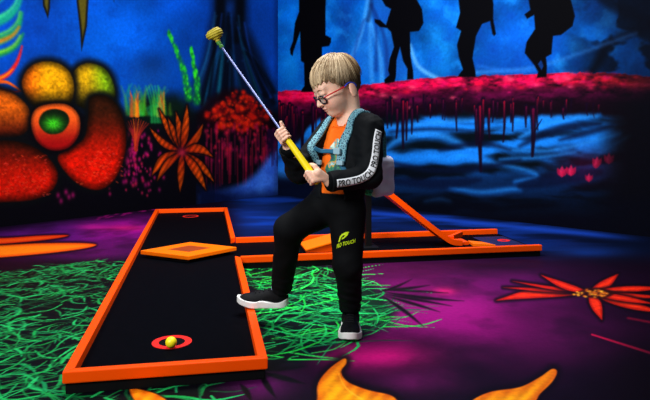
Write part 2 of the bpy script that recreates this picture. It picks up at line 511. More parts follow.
def paint_right():
    V, Q, U, W = wall_grid(CORNER, RIGHT_END, 0, 1.6, WALL_H, 900, 340)
    c = Canvas(U, W); u, v = c.U, c.V
    n1 = fbm(u / 40, v / 40, 5, 51); n2 = fbm(u / 16, v / 16, 4, 55); n3 = fbm(u / 5, v / 5, 3, 59)
    top = np.empty_like(c.C); top[:] = (0, 96, 206)
    c.C = top * (0.25 + 1.25 * n1)[:, None]
    c.glow(293, 50, 16, 45, (6, 136, 238), 0.6); c.glow(372, 45, 26, 40, (10, 128, 234), 0.55)
    c.glow(345, 20, 9, 26, (6, 40, 120), 0.6); c.glow(441, 50, 14, 30, (14, 150, 240), 0.6)
    c.glow(520, 50, 45, 40, (6, 74, 180), 0.6); c.glow(446, 10, 12, 16, (6, 74, 170), 0.4)
    c.put((n2 - 0.5).clip(0) * 1.6, (4, 60, 160)); c.put((0.45 - n2).clip(0) * 1.8, (24, 150, 244))
    # pale tepee behind the second walker
    c.poly([(371, -40), (369, 5), (356, 40), (338, 78), (436, 78), (420, 62), (404, 30), (380, -40)], (20, 88, 190), 4, 0.45)
    for a, b, d, w, col in (((371, -30), (362, 30), (341, 82), 1.6, (70, 160, 235)), ((369, -20), (370, 35), (372, 82), 1.6, (50, 140, 225)), ((372, 5), (385, 40), (388, 82), 1.6, (10, 40, 110)),
                            ((364, 20), (355, 50), (352, 82), 1.2, (12, 60, 150)), ((370, 20), (380, 55), (382, 84), 1.8, (60, 150, 230)), ((410, 45), (418, 66), (436, 78), 1.6, (110, 190, 240)),
                            ((371, 5), (376, 25), (376, 70), 1.2, (8, 44, 120)), ((372, -30), (371, 5), (368, 20), 1.6, (6, 26, 70))):
        c.stroke([a, b, d], w, w * 1.4, col, 2.0, 0.6)
    # darkness at the right end: dark mural colour plus painted-in vignetting
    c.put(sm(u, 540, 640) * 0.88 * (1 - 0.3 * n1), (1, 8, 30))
    for a, b, d, w in (((650, 26), (612, 42), (590, 78), 4), ((604, 50), (598, 64), (584, 77), 3), ((580, -30), (612, 4), (660, 26), 6)):
        c.stroke([a, b, d], w * 1.4, w * 0.7, (1, 5, 18), 5, 0.8)
    c.put(sm(fbm(u / 30, v / 22, 4, 64), 0.48, 0.62) * sm(u, 550, 620) * 0.85, (1, 4, 16))
    c.stroke([(465, 73), (525, 69), (560, 60), (600, 46), (636, 33)], 2.0, 1.6, (44, 120, 205), 2.6, 0.75, a1=0.15)
    c.stroke([(478, 66), (520, 72), (545, 66)], 1.5, 2.5, (24, 100, 200), 2.6, 0.6)
    # undergrowth body: black below the ridge
    ridge = np.interp(u, [270, 300, 340, 380, 410, 440, 480, 520, 560, 600, 650, 720], [91.5, 91, 88.5, 83.5, 80.5, 77.5, 75.5, 75.5, 73.5, 73, 76, 80])
    ridge = ridge + 1.6 * (fbm(u / 7, u * 0, 3, 71) - 0.5) * 2
    dv = v - ridge
    c.put(sm(dv, -1.0, 0.8), (10, 2, 12))
    fade = 1 - sm(u, 560, 660) * 0.75
    hot = np.exp(-((dv - 6) / 8.0) ** 2) * (dv > -0.5)
    spk = 0.7 * fbm(u / 13, v / 5, 3, 73) + 0.3 * fbm(u / 4, v / 2.2, 2, 79)
    red = np.zeros_like(c.C); red[:] = (246, 6, 70)
    red = red + (sm(u, 520, 640)[:, None]) * np.array([-30, 18, -40])
    c.put(np.clip(hot * (0.1 + 2.4 * (spk - 0.18)), 0, 1) * fade, red)
    c.put(np.clip(np.exp(-((dv - 18) / 9) ** 2) * (spk - 0.2) * 1.6, 0, 0.75) * fade, (96, 4, 58))
    c.put(np.clip((spk - 0.62) * 5, 0, 1) * np.exp(-((dv - 5) / 5) ** 2) * fade * 0.8, (255, 60, 120))
    for i in range(90):
        x = random.uniform(280, 640); r0 = float(np.interp(x, [270, 300, 380, 440, 520, 600, 650], [92, 91, 84, 78, 75, 73, 76]))
        y = r0 + abs(random.gauss(0, 8)); r = random.uniform(1.2, 3.0)
        c.glow(x, y, r * 1.5, r * 0.8, random.choice([(250, 30, 90), (230, 10, 50), (255, 70, 110), (200, 10, 90)]), 0.55 * (1 - max(0, x - 560) / 110))
    # blue water under the bank
    low = 112 + 5 * (fbm(u / 10, u * 0 + 3, 3, 81) - 0.5) * 2 + 30 * np.exp(-((u - 290) / 22) ** 2) + np.clip(u - 520, 0, 200) * 0.02
    wm = sm(v, low, low + 7) * (1 - sm(v, 205, 222)) * (1 - sm(u + (v - 120) * 0.05, 596, 634))
    wx = 30 * (fbm(u / 50, v / 16, 3, 91) - 0.5); wy = 26 * (fbm(u / 60, v / 30, 3, 93) - 0.5)
    wv = fbm((u + wx) / 62, (v + wy) / 13, 4, 83); wv2 = fbm((u + 2 * wx) / 30, (v + wy) / 6, 4, 87)
    wr = np.sin(v / 5.2 + 6 * fbm(u / 55, v / 30, 3, 89) + u / 70)
    bright = np.clip(0.25 + 0.55 * wv + 0.35 * wv2 + 0.2 * wr, 0, 1.3) * (1 - sm(v, 150, 186) * 0.72)
    wcol = np.stack([2 + 16 * bright, 30 + 92 * bright, 76 + 150 * bright], -1)
    wcol *= (0.12 + 0.95 * sm(wv * 0.6 + wv2 * 0.2 + wr * 0.16, 0.22, 0.52))[:, None]
    c.put(wm, wcol)
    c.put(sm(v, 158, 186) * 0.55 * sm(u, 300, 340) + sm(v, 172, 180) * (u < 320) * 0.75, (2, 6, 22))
    for p, w, a in (([(386, 150), (400, 140), (430, 134), (455, 142), (470, 150)], 5, 0.75), ([(383, 128), (420, 125), (455, 122), (480, 121)], 4.5, 0.75), ([(520, 138), (545, 126), (575, 119), (597, 117)], 4.5, 0.8),
                    ([(470, 160), (500, 165), (530, 172), (536, 178), (515, 182)], 2.4, 0.7), ([(450, 188), (480, 193), (510, 190), (520, 190)], 3, 0.65), ([(500, 150), (540, 152), (570, 148), (600, 140), (620, 134)], 2.6, 0.7),
                    ([(555, 150), (590, 158), (606, 150), (630, 136)], 1.4, 0.45), ([(425, 202), (440, 200), (450, 202)], 2, 0.4), ([(500, 160), (540, 158), (575, 153)], 1.8, 0.8), ([(505, 122), (540, 119), (570, 117)], 3.5, 0.5)):
        c.stroke(p, w * 0.5, w * 0.5, (16, 118, 230), 4.0, a * 0.8, wm=w)
        c.stroke([(x, y - 1) for x, y in p], w * 0.2, w * 0.2, (50, 160, 246), 2.4, a * 0.45, wm=w * 0.5)
    for p, w in (([(520, 146), (545, 134), (575, 126), (600, 124)], 4), ([(560, 140), (590, 132), (612, 126)], 3), ([(380, 160), (430, 170), (480, 168), (520, 160)], 3.2), ([(440, 150), (480, 143), (510, 150)], 3),
                 ([(390, 132), (430, 129), (470, 131)], 1.6), ([(385, 180), (440, 184), (480, 180)], 5), ([(520, 186), (560, 178), (600, 172)], 7)):
        c.stroke(p, w * 0.4, w * 0.4, (3, 12, 40), 3, 0.75, wm=w)
    # left of the boy: hazy blue pool and black bank
    c.glow(292, 160, 22, 14, (22, 104, 220), 0.75); c.glow(284, 172, 12, 8, (60, 150, 235), 0.4)
    c.put(sm(v, 176, 184) * (1 - sm(u, 325, 345)) * 0.8, (3, 8, 30))
    # dripping roots
    def drip(x, y0, y1, w, hot_):
        mid = (y0 + y1) / 2
        c.stroke([(x, y0 - 3), (x + random.uniform(-0.5, 0.5), mid), (x + random.uniform(-1, 1), y1)], w * 1.6, w * 0.6, (14, 2, 22), 0.9, 0.95)
        if hot_: c.stroke([(x + 0.3, y0 - 2), (x + 0.2, mid)], w * 0.6, 0.3, random.choice([(170, 6, 40), (205, 12, 44), (110, 5, 50)]), 0.8, 0.75, a1=0.1)
    for x, y1, w in ((456, 131, 0.9), (480, 171, 2.0), (476, 145, 1.2), (483, 140, 1.4), (489, 138, 1.2), (493, 122, 1.0), (504, 142, 1.2), (511, 122, 1.4), (513, 131, 1.0), (526, 127, 1.2), (533, 156, 2.2), (537, 130, 1.0), (563, 119, 1.0),
                     (387, 128, 1.0), (392, 126, 1.0), (397, 138, 1.2), (403, 148, 1.5), (407, 140, 1.2), (412, 134, 1.0), (417, 122, 1.0), (430, 118, 0.8), (443, 119, 0.8)):
        drip(x, random.uniform(100, 112), y1, w, True)
    c.stroke([(535, 131), (539, 124), (542, 119)], 0.8, 0.3, (10, 4, 24), 0.6, 0.9)
    for i in range(34):
        x = random.uniform(279, 345); y0 = random.uniform(104, 122); drip(x, y0, y0 + random.uniform(14, 44), random.uniform(0.6, 1.3), random.random() < 0.75)
    for i in range(26):
        x = random.uniform(384, 600); y0 = random.uniform(98, 108); drip(x, y0, y0 + random.uniform(6, 14), random.uniform(0.4, 0.9), random.random() < 0.6)
    # pink lotus buds
    c.glow(590, 165, 30, 16, (60, 3, 40), 0.55)
    for x, y, s in ((562, 172, 1.2), (571, 171, 1.2), (597, 162, 1.1), (609, 159, 1.2), (589, 178, 0.9), (596, 165, 0.8)):
        for a in (-0.6, 0.0, 0.6):
            P = leafpoly((x, y + 4 * s), (x + 7 * s * math.sin(a), y + 4 * s - 9 * s * math.cos(a)), 2.1 * s)
            c.poly(P, (180, 14, 60) if a else (214, 32, 84), 0.9, 0.8)
    # mural black plus painted vignetting at far right, black along the wall's foot
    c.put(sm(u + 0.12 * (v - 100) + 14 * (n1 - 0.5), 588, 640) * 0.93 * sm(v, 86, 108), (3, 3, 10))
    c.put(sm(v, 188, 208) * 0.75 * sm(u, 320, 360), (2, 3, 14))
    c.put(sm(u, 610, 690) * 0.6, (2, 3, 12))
    # silhouettes of walkers
    blk = (1, 1, 4)
    sil = [
        [(303, -16), (305, -30), (312, -35), (319, -30), (320, -16), (326, -8), (325.5, 12), (325.5, 35), (331, 38), (331, 42), (329, 46), (322, 47), (322, 66), (321, 84), (326, 92), (301, 92), (302, 89), (304.5, 86), (304, 63), (301, 61), (300, 32), (299, 35), (293.5, 51), (292.5, 56), (290.5, 54), (290, 49), (293, 41), (295, 23), (299, 12), (299, -8)],
        [(386, -8), (385, -20), (391, -28), (399, -27), (403, -18), (409, -10), (417, 0), (422, 9), (423.5, 23), (419, 31), (410, 32), (410.5, 56), (413, 70), (413.5, 79.5), (407, 79.5), (407.5, 69), (403, 61), (400, 47), (396.5, 60), (396, 76), (394.5, 82), (385, 83.5), (384, 80), (389.5, 75), (388, 70), (390, 58), (394, 47), (391, 32), (387, 28), (380, 27), (375, 22.5), (374.5, 19), (380, 20), (386, 25), (391, 9), (385.5, 6), (382, 0)],
        [(464, -12), (463, -24), (469, -32), (477, -31), (481, -22), (482, -10), (492, -6), (493.5, 4), (493.2, 19), (496, 34), (494, 36), (492.4, 34), (490, 21), (482, 24), (476, 36), (472.5, 58), (475.5, 71), (475.7, 77), (458, 77), (459, 74.5), (463, 69.5), (459, 58), (457, 45), (461, 31), (456, 27.5), (460, 13), (458.5, 0), (459, -8)],
        [(536, -12), (534, -24), (540, -32), (549, -31), (553, -22), (560, -10), (571, 0), (575, 16), (572.5, 26), (561, 35), (553, 36), (551.5, 54), (546, 57), (547, 66), (546.5, 77), (536.8, 78), (538, 72), (534, 65), (524.6, 53), (526.6, 42), (535, 29), (534, 15), (527, 19), (524.4, 14.5), (530.3, 10), (528.5, 0), (529, -8)]]
    for p in sil:
        c.poly(p, blk, 0.8)
    c.poly([(541, 60), (543.5, 66), (541.5, 70), (538, 64)], (10, 70, 170), 0.6, 0.6)
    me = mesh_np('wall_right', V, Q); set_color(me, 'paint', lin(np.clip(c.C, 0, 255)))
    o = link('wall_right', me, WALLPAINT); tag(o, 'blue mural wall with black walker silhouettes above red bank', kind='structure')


# ------------------------------------------------------------------ the painted floor
def paint_floor():
    ys = [-0.6]
    while ys[-1] < 1.75: ys.append(ys[-1] + 0.15)
    ys = [y for y in ys if y < 1.75] + [1.75]
    while ys[-1] < 7.5:
        y = ys[-1]; ys.append(y + max(0.0032, 0.55 * y * y / (F * CH)))
    ys = np.array(ys)
    xs = np.concatenate([np.arange(-3.4, -1.2, 0.0075), np.arange(-1.2, 1.25, 0.0036), np.arange(1.25, 3.4, 0.0075)])
    Xg, Yg = np.meshgrid(xs, ys)
    V = np.stack([Xg, Yg, np.zeros_like(Xg)], -1).reshape(-1, 3)
    ny, nx = Xg.shape
    i = np.arange(nx * ny).reshape(ny, nx)
    Q = np.stack([i[:-1, :-1], i[:-1, 1:], i[1:, 1:], i[1:, :-1]], -1).reshape(-1, 4)
    # grass is drawn in floor metres, the big motifs in drawing coordinates
    Ys = np.maximum(Yg, 0.35)
    c = Canvas(CX + F * Xg / Ys, HY + F * CH / Ys)
    X, Y = Xg.ravel(), Yg.ravel(); u, v = c.U, c.V
    n1 = fbm(X * 2.2 + 20, Y * 2.2, 5, 101); n2 = fbm(X * 6 + 50, Y * 5, 4, 105); n3 = fbm(X * 1.2 + 9, Y * 5, 4, 109)
    c.C[:] = (12, 4, 17)
    def cloud(cx, cy, rx, ry, col, a, rag=0.9):
        m = np.exp(-((u - cx) / rx) ** 2 - ((v - cy) / ry) ** 2)
        c.put(np.clip(m * a * (1 - rag + rag * 1.9 * n1), 0, 1), col)
    cloud(440, 322, 130, 46, (138, 8, 108), 0.95)
    cloud(455, 300, 60, 20, (160, 18, 120), 0.6)
    cloud(400, 285, 60, 22, (112, 14, 92), 0.7)
    cloud(380, 262, 90, 10, (80, 12, 70), 0.8)
    cloud(382, 356, 46, 12, (214, 14, 124), 1.1, 0.6)
    cloud(425, 382, 40, 12, (150, 20, 120), 0.8)
    cloud(262, 388, 32, 14, (112, 18, 104), 0.9)
    cloud(520, 285, 60, 18, (84, 12, 80), 0.6)
    cloud(560, 330, 60, 30, (70, 10, 62), 0.5)
    cloud(445, 291, 12, 4, (235, 30, 120), 0.8, 0.4)
    cloud(70, 232, 130, 20, (74, 18, 104), 1.0)
    cloud(128, 232, 46, 16, (150, 12, 130), 0.85)
    cloud(90, 252, 70, 9, (84, 12, 84), 0.8)
    cloud(92, 227, 14, 3, (190, 24, 140), 0.7, 0.4); cloud(125, 228, 22, 2.6, (200, 24, 110), 0.7, 0.4)
    c.put((0.5 - n2).clip(0) * 1.2, (10, 4, 16))
    # dark blue reflections painted into the floor colour toward the walls
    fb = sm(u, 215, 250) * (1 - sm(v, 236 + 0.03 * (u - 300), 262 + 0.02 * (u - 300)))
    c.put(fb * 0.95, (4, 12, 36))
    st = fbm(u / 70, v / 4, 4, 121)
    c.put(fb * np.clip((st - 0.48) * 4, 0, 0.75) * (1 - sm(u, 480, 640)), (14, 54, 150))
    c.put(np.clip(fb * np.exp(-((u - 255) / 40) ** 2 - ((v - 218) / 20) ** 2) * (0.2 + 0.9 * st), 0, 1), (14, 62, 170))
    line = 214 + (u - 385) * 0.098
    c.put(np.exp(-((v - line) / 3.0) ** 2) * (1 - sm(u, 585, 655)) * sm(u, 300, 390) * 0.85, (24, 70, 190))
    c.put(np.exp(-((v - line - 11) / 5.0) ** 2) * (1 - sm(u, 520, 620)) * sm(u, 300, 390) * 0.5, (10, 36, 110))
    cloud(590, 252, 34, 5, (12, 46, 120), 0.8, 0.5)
    # dark left-back edge
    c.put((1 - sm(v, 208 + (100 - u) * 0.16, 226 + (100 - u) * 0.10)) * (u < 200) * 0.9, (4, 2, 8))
    for i in range(60):
        x = random.uniform(96, 158); y = 216 - (x - 96) * 0.16 + random.uniform(-5, 4)
        c.stroke([(x, y), (x + random.uniform(2, 6), y - 0.4)], 0.5, 0.4, (176, 14, 120), 0.6, 0.6, smooth=False)
    # grass
    cf = Canvas(X, Y); cf.C = c.C
    def blades(poly, n, cols, seed, base, soft_u=10, Lr=(0.09, 0.2)):
        P = np.array(poly, float); idx = c.near(P, soft_u); d = c.sd(P, idx)
        c.put((1 - sm(d, -soft_u, soft_u)) * 0.97, base, idx)
        R = np.random.default_rng(seed); k = 0
        lo, hi = P.min(0), P.max(0)
        W = np.array([onz(p[0], p[1], 0)[:2] for p in poly]); wl, wh = W.min(0), W.max(0)
        while k < n:
            x = R.uniform(wl[0], wh[0]); y = wl[1] + (wh[1] - wl[1]) * R.random() ** 1.25
            pu, pv = CX + F * x / y, HY + F * CH / y
            # inside test
            ins = False
            for j in range(len(P)):
                a, b = P[j], P[(j + 1) % len(P)]
                if (a[1] > pv) != (b[1] > pv) and pu < (b[0] - a[0]) * (pv - a[1]) / (b[1] - a[1]) + a[0]: ins = not ins
            if not ins: continue
            k += 1
            th = R.uniform(-1.3, 1.3) + (math.pi if R.random() < 0.4 else 0) + 0.3
            L = R.uniform(*Lr); w = R.uniform(0.0022, 0.0066) * (0.75 + 0.11 * y)
            cv = R.uniform(-0.05, 0.05)
            dx, dy = math.cos(th), math.sin(th)
            p = [(x, y), (x + dx * L / 2 - dy * cv, y + dy * L / 2 + dx * cv), (x + dx * L, y + dy * L)]
            col = cols[R.integers(len(cols))]
            cf.stroke(p, w * 0.8, w * 0.25, col, 0.0015 * (0.6 + 0.2 * y), R.uniform(0.65, 1.0), n=3, wm=w)
    greens = [(24, 186, 84), (36, 214, 104), (18, 150, 66), (12, 112, 54), (40, 230, 120), (10, 84, 44), (22, 170, 96)]
    blades([(-30, 276), (20, 270), (60, 263), (100, 261), (140, 262), (122, 300), (90, 340), (62, 384), (110, 396), (210, 384), (215, 396), (150, 404), (-30, 420)], 560, [tuple(0.8 * q for q in g) for g in greens], 3, (2, 10, 10))
    blades([(238, 266), (300, 262), (345, 268), (378, 290), (396, 312), (386, 328), (340, 342), (318, 352), (296, 366), (268, 362), (255, 300)], 270, greens + [(50, 240, 90), (30, 220, 70)], 5, (3, 18, 14), 8, (0.16, 0.34))
    c.glow(362, 306, 26, 16, (14, 120, 56), 0.3)
    # black leaf tips poking out of the grass
    for b, t, w in (((382, 290), (430, 285), 1.3), ((384, 292), (464, 301), 1.6), ((384, 294), (452, 306), 1.3), ((382, 296), (424, 327), 1.8), ((386, 296), (440, 312), 1.4), ((378, 292), (412, 279), 1.2), ((384, 290), (448, 293), 1.0), ((262, 372), (296, 352), 2.6), ((262, 370), (308, 366), 2.2), ((264, 373), (306, 384), 2.6), ((260, 374), (276, 398), 3), ((240, 384), (252, 402), 3), ((262, 370), (282, 358), 2)):
        c.poly(leafpoly(b, t, w, random.uniform(-2, 2)), (8, 8, 12), 1.2, 0.95)
    # painted leaves and flowers
    def leaf(pts, f, halo=6, ribs=None):
        P = spline(pts, True, 8); idx = c.near(P, halo + 2); d = c.sd(P, idx)
        c.put((1 - sm(d, 0, halo)) * 0.85, (8, 4, 10), idx)
        x, y = c.U[idx], c.V[idx]
        c.put(1 - sm(d, -0.7, 0.7), f(x, y, d), idx)
    def mix(a, b, t): return np.array(a) * (1 - t[:, None]) + np.array(b) * t[:, None]
    leaf([(-40, 243), (0, 244.5), (40, 243.3), (80, 243), (96, 244.8), (84, 248.5), (50, 253), (0, 257.5), (-40, 260)], lambda x, y, d: mix((222, 66, 8), (246, 120, 14), np.clip(-d / 3, 0, 1)), 3)
    leaf([(-40, 236), (0, 238), (40, 235.6), (66, 235), (64, 237), (40, 240.5), (0, 244), (-40, 246)], lambda x, y, d: mix((190, 30, 10), (232, 70, 12), np.clip(-d / 2, 0, 1)), 3)
    def rib(x, y, d):
        r = 0.5 + 0.5 * np.sin((x + y * 0.9) / 2.6 + 2 * fbm(x / 12, y / 12, 2, 141))
        return mix((226, 92, 4), (255, 172, 14), np.clip(-d / 10, 0, 1) * 0.7 + 0.3 * r) * (0.93 + 0.07 * r[:, None])
    leaf([(316, 404), (318, 384), (328, 370), (341, 360), (346, 359), (346, 364), (341, 372), (348, 382), (368, 390), (392, 396), (402, 408), (420, 430), (300, 430)], rib, 9)
    leaf([(470, 402), (490, 392), (520, 387), (540, 377), (552, 369), (557, 372), (552, 382), (540, 394), (532, 404), (500, 424), (460, 416)], rib, 9)
    leaf([(130, 389), (142, 390), (158, 395), (168, 404), (150, 414), (136, 402)], rib, 3)
    c.stroke([(338, 372), (346, 388), (366, 402)], 0.5, 0.9, (255, 196, 60), 0.7, 0.6)
    fc = (589, 292.5)
    for t, w, bd in (((496, 300.5), 5.4, 4), ((503, 287.5), 2.0, 0), ((512, 281), 1.6, -1), ((541, 275), 3.4, -2), ((618, 274), 4.8, 2), ((668, 288), 3.2, -1), ((668, 297), 2.4, 1), ((664, 313), 4.2, 1), ((602, 320), 5.4, -1), ((655, 304), 3, 0)):
        P = leafpoly(fc, t, w, bd)
        leaf(P[::2] if False else P, lambda x, y, d: mix((150, 14, 8), (236, 44, 16), np.clip(-d / 3, 0, 1)) * (0.85 + 0.3 * fbm(x / 6, y / 2, 3, 151))[:, None], 4)
    c.poly(spline([(578, 293), (588, 288), (604, 288.5), (614, 293), (606, 298), (590, 298)], True), (38, 10, 8), 1.5, 0.9)
    for i in range(46):
        a = random.uniform(0, 6.28); r = math.sqrt(random.random())
        c.glow(591 + 19 * r * math.cos(a), 293 + 4.6 * r * math.sin(a), 1.4, 0.8, random.choice([(240, 170, 40), (230, 130, 30), (200, 90, 20)]), 0.9)
    c.stroke([(592, 334.5), (622, 344), (660, 356)], 0.8, 1.3, (206, 16, 66), 0.8, smooth=False)
    c.stroke([(628, 318), (660, 324)], 1.0, 1.2, (140, 10, 40), 1.0, 0.7, smooth=False)
    c.put(sm(u, 560, 660) * sm(v, 300, 380) * 0.85, (7, 3, 9))  # vignette falloff painted into the near right corner of the floor
    me = mesh_np('floor', V, Q); set_color(me, 'paint', lin(np.clip(c.C, 0, 255)))
    o = link('floor', me, FLOORPAINT); tag(o, 'glossy dark floor painted with grass, purple haze and flowers', kind='structure')


WALLPAINT = paint_mat('mural_paint', 0.75, 0.04, 0.16, 40)
FLOORPAINT = paint_mat('floor_paint', 0.5, 0.06, 0.14, 55)
paint_left(); paint_right(); paint_floor()
# ------------------------------------------------------------------ minigolf lanes
PHI = math.radians(10.8)
E1 = np.array([math.cos(PHI), math.sin(PHI)]); E2 = np.array([-math.sin(PHI), math.cos(PHI)])
O0 = np.array([-0.182, 2.017])          # near right corner of the long lane
def LP(a, b): return O0 + E1 * a + E2 * b
RAIL_Z0, RAIL_Z1, MAT_Z = 0.034, 0.070, 0.038
ORANGE = mat('orange_paint', (255, 78, 0), 0.45, 0.1, vary=0.08, scale=14)
BLACK = mat('black_base', (6, 6, 8), 0.7, 0.12, vary=0.2, scale=40)
FELT = mat('black_playing_felt', (4, 5, 9), 0.7, 0.015, vary=0.35, scale=25, bump=0.0)
RED = mat('red_ring_paint', (236, 34, 20), 0.5, 0.3, vary=0.08, scale=60)


def lane_poly(a0, b0, a1, b1):
    return [LP(a0, b0), LP(a1, b0), LP(a1, b1), LP(a0, b1)]


def box_part(name, poly, z0, z1, m, parent, bev=0.004):
    bm = bmesh.new(); bm_prism(bm, poly, z0, z1)
    if bev: bevel(bm, bev)
    return link(name, bm_mesh(bm, name), m, parent)


def ring_part(name, c, r0, r1, z, m, parent, h=0.0016):
    bm = bmesh.new(); n = 40
    vs = []
    for k in range(n):
        t = 2 * math.pi * k / n
        for (r, zz) in ((r0, z), (r1, z), (r1, z + h), (r0, z + h)):
            vs.append(bm.verts.new((c[0] + r * math.cos(t), c[1] + r * math.sin(t), zz)))
    for k in range(n):
        k2 = (k + 1) % n
        for j in range(4):
            j2 = (j + 1) % 4
            bm.faces.new((vs[k * 4 + j], vs[k2 * 4 + j], vs[k2 * 4 + j2], vs[k * 4 + j2]))
    return link(name, bm_mesh(bm, name), m, parent)


W1, L1 = 0.62, 3.67; RW = 0.031
B0, B1, A1 = 1.55, 2.17, 1.84            # cross lane: near rail, far rail, right end
lane = empty('minigolf_lane', (*LP(-W1 / 2, L1 / 2), 0))
tag(lane, 'long black minigolf lane with orange rails running away on the left', 'minigolf lane')
i = 0.008
box_part('base', lane_poly(-W1 + i, i, -i, L1 - i), 0.0, RAIL_Z0 - 0.0005, BLACK, lane, 0.002)
mt = box_part('playing_mat', lane_poly(-W1 + RW, RW, -RW, L1 - RW), RAIL_Z0, MAT_Z, FELT, lane, 0)
def mitre(p0, p1, q1, q0): return [p0, p1, q1, q0]
box_part('rail', [LP(-W1, 0), LP(0, 0), LP(-RW, RW), LP(-W1 + RW, RW)], RAIL_Z0, RAIL_Z1, ORANGE, lane)
box_part('rail', [LP(-W1 + RW, L1 - RW), LP(-RW, L1 - RW), LP(0, L1), LP(-W1, L1)], RAIL_Z0, RAIL_Z1, ORANGE, lane)
box_part('rail', [LP(-W1, 0), LP(-W1 + RW, RW), LP(-W1 + RW, L1 - RW), LP(-W1, L1)], RAIL_Z0, RAIL_Z1, ORANGE, lane)
box_part('rail', [LP(-RW, RW), LP(0, 0), LP(0, B0), LP(-RW, B0 + RW)], RAIL_Z0, RAIL_Z1, ORANGE, lane)
box_part('rail', [LP(-RW, B1 - RW), LP(0, B1), LP(0, L1), LP(-RW, L1 - RW)], RAIL_Z0, RAIL_Z1, ORANGE, lane)
box_part('mat_strip', [LP(-RW, B0 + RW + 0.001), LP(-0.0005, B0 + RW + 0.001), LP(-0.0005, B1 - RW - 0.001), LP(-RW, B1 - RW - 0.001)], RAIL_Z0, MAT_Z, FELT, lane, 0)
ring_part('hole_ring', LP(-0.313, 0.302), 0.046, 0.070, MAT_Z, RED, lane)
ring_part('hole_ring', LP(-0.313, 3.40), 0.052, 0.066, MAT_Z, RED, lane)
HOLE = mat('hole_black', (2, 2, 3), 0.8, 0.1)
def disc_part(name, c, r, z, m, parent, h=0.0008):
    bm = bmesh.new(); bm_prism(bm, [(c[0] + r * math.cos(2 * math.pi * k / 36), c[1] + r * math.sin(2 * math.pi * k / 36)) for k in range(36)], z, z + h)
    return link(name, bm_mesh(bm, name), m, parent)
disc_part('hole', LP(-0.313, 3.40), 0.0515, MAT_Z, HOLE, lane)
disc_part('hole', LP(-0.313, 0.302), 0.0455, MAT_Z, HOLE, lane)

lane2 = empty('minigolf_lane', (*LP(A1 / 2, (B0 + B1) / 2), 0))
tag(lane2, 'shorter black minigolf lane with orange rails branching right behind the boy', 'minigolf lane')
box_part('base', lane_poly(0.001, B0 + i, A1 - i, B1 - i), 0.0, RAIL_Z0 - 0.0005, BLACK, lane2, 0.002)
box_part('playing_mat', lane_poly(0.0005, B0 + RW, A1, B1 - RW), RAIL_Z0, MAT_Z, FELT, lane2, 0)
box_part('rail', lane_poly(0.001, B0, A1, B0 + RW), RAIL_Z0, RAIL_Z1, ORANGE, lane2)
box_part('rail', lane_poly(0.001, B1 - RW, A1 - 0.005, B1), RAIL_Z0, RAIL_Z1, ORANGE, lane2)
PLATE = mat('violet_plate', (34, 36, 78), 0.5, 0.15, vary=0.45, scale=16)
box_part('end_plate', lane_poly(1.60, 1.72, 1.82, 2.03), MAT_Z, MAT_Z + 0.003, PLATE, lane2, 0.001)
ring_part('hole_ring', LP(1.75, 1.88), 0.018, 0.042, MAT_Z + 0.003, RED, lane2)

# diamond obstacle
AMBER = mat('amber_paint', (255, 112, 2), 0.45, 0.1, vary=0.06, scale=14)
BROWN = mat('brown_panel', (150, 58, 10), 0.5, 0.3, vary=0.2, scale=18)
dc = (-0.287, 1.79)
dia = empty('diamond_obstacle', (*LP(*dc), MAT_Z))
tag(dia, 'flat orange diamond block with brown centre lying across the long lane', 'obstacle')
def rh(s): return [LP(dc[0], dc[1] - 0.215 * s), LP(dc[0] + 0.277 * s, dc[1]), LP(dc[0], dc[1] + 0.215 * s), LP(dc[0] - 0.277 * s, dc[1])]
box_part('base', rh(0.86), MAT_Z, 0.058, BLACK, dia, 0.001)
box_part('block', rh(1.0), 0.058, 0.080, AMBER, dia, 0.003)
box_part('top_panel', rh(0.44), 0.080, 0.0812, BROWN, dia, 0)

# ball
bm = bmesh.new(); bmesh.ops.create_icosphere(bm, subdivisions=4, radius=0.0195)
for vtx in bm.verts:                       # dimples
    n = vtx.co.normalized()
    q = math.sin(n.x * 22) * math.sin(n.y * 22) * math.sin(n.z * 22)
    vtx.co -= n * 0.0004 * max(q, 0) * 2
me = bm_mesh(bm, 'golf_ball')
ball = link('golf_ball', me, mat('yellow_ball', (252, 236, 24), 0.4, 0.4), None, True)
bp = LP(-0.313, 0.302); ball.location = (bp[0] + 0.012, bp[1] - 0.062, MAT_Z + 0.0016 + 0.0197)
tag(ball, 'yellow golf ball lying in the red ring on the lane', 'ball')

# tall bent ramp on the cross lane
ramp = empty('ramp_obstacle', (*LP(1.1, 1.86), MAT_Z))
tag(ramp, 'tall orange ramp strip rising behind the boy from the cross lane', 'ramp')
def strip(name, prof, b0, b1, th, m, parent):
    """bent board: profile (a, z) along the lane, width b0..b1, thickness th"""
    P = np.array(prof); T = np.gradient(P, axis=0); T /= np.linalg.norm(T, axis=1, keepdims=True)
    Nn = np.stack([-T[:, 1], T[:, 0]], -1)
    if Nn[:, 1].mean() < 0: Nn = -Nn
    bm = bmesh.new(); rows = []
    for k in range(len(P)):
        r = []
        lo, hi = P[k], P[k] + Nn[k] * th
        for (q, b) in ((lo, b0), (hi, b0), (hi, b1), (lo, b1)):
            xy = LP(q[0], b); r.append(bm.verts.new((xy[0], xy[1], q[1])))
        rows.append(r)
    for k in range(len(P) - 1):
        for j in range(4):
            bm.faces.new((rows[k][j], rows[k][(j + 1) % 4], rows[k + 1][(j + 1) % 4], rows[k + 1][j]))
    bm.faces.new(rows[0]); bm.faces.new(rows[-1][::-1])
    return link(name, bm_mesh(bm, name), m, parent)
prof = spline([(1.47, MAT_Z), (1.40, MAT_Z + 0.001), (1.34, MAT_Z + 0.012), (1.28, MAT_Z + 0.05), (1.20, 0.148), (1.05, 0.266), (0.93, 0.361), (0.80, 0.465), (0.71, 0.535)], False, 5)
strip('ramp_strip', prof, 1.80, 1.92, 0.018, ORANGE, ramp)
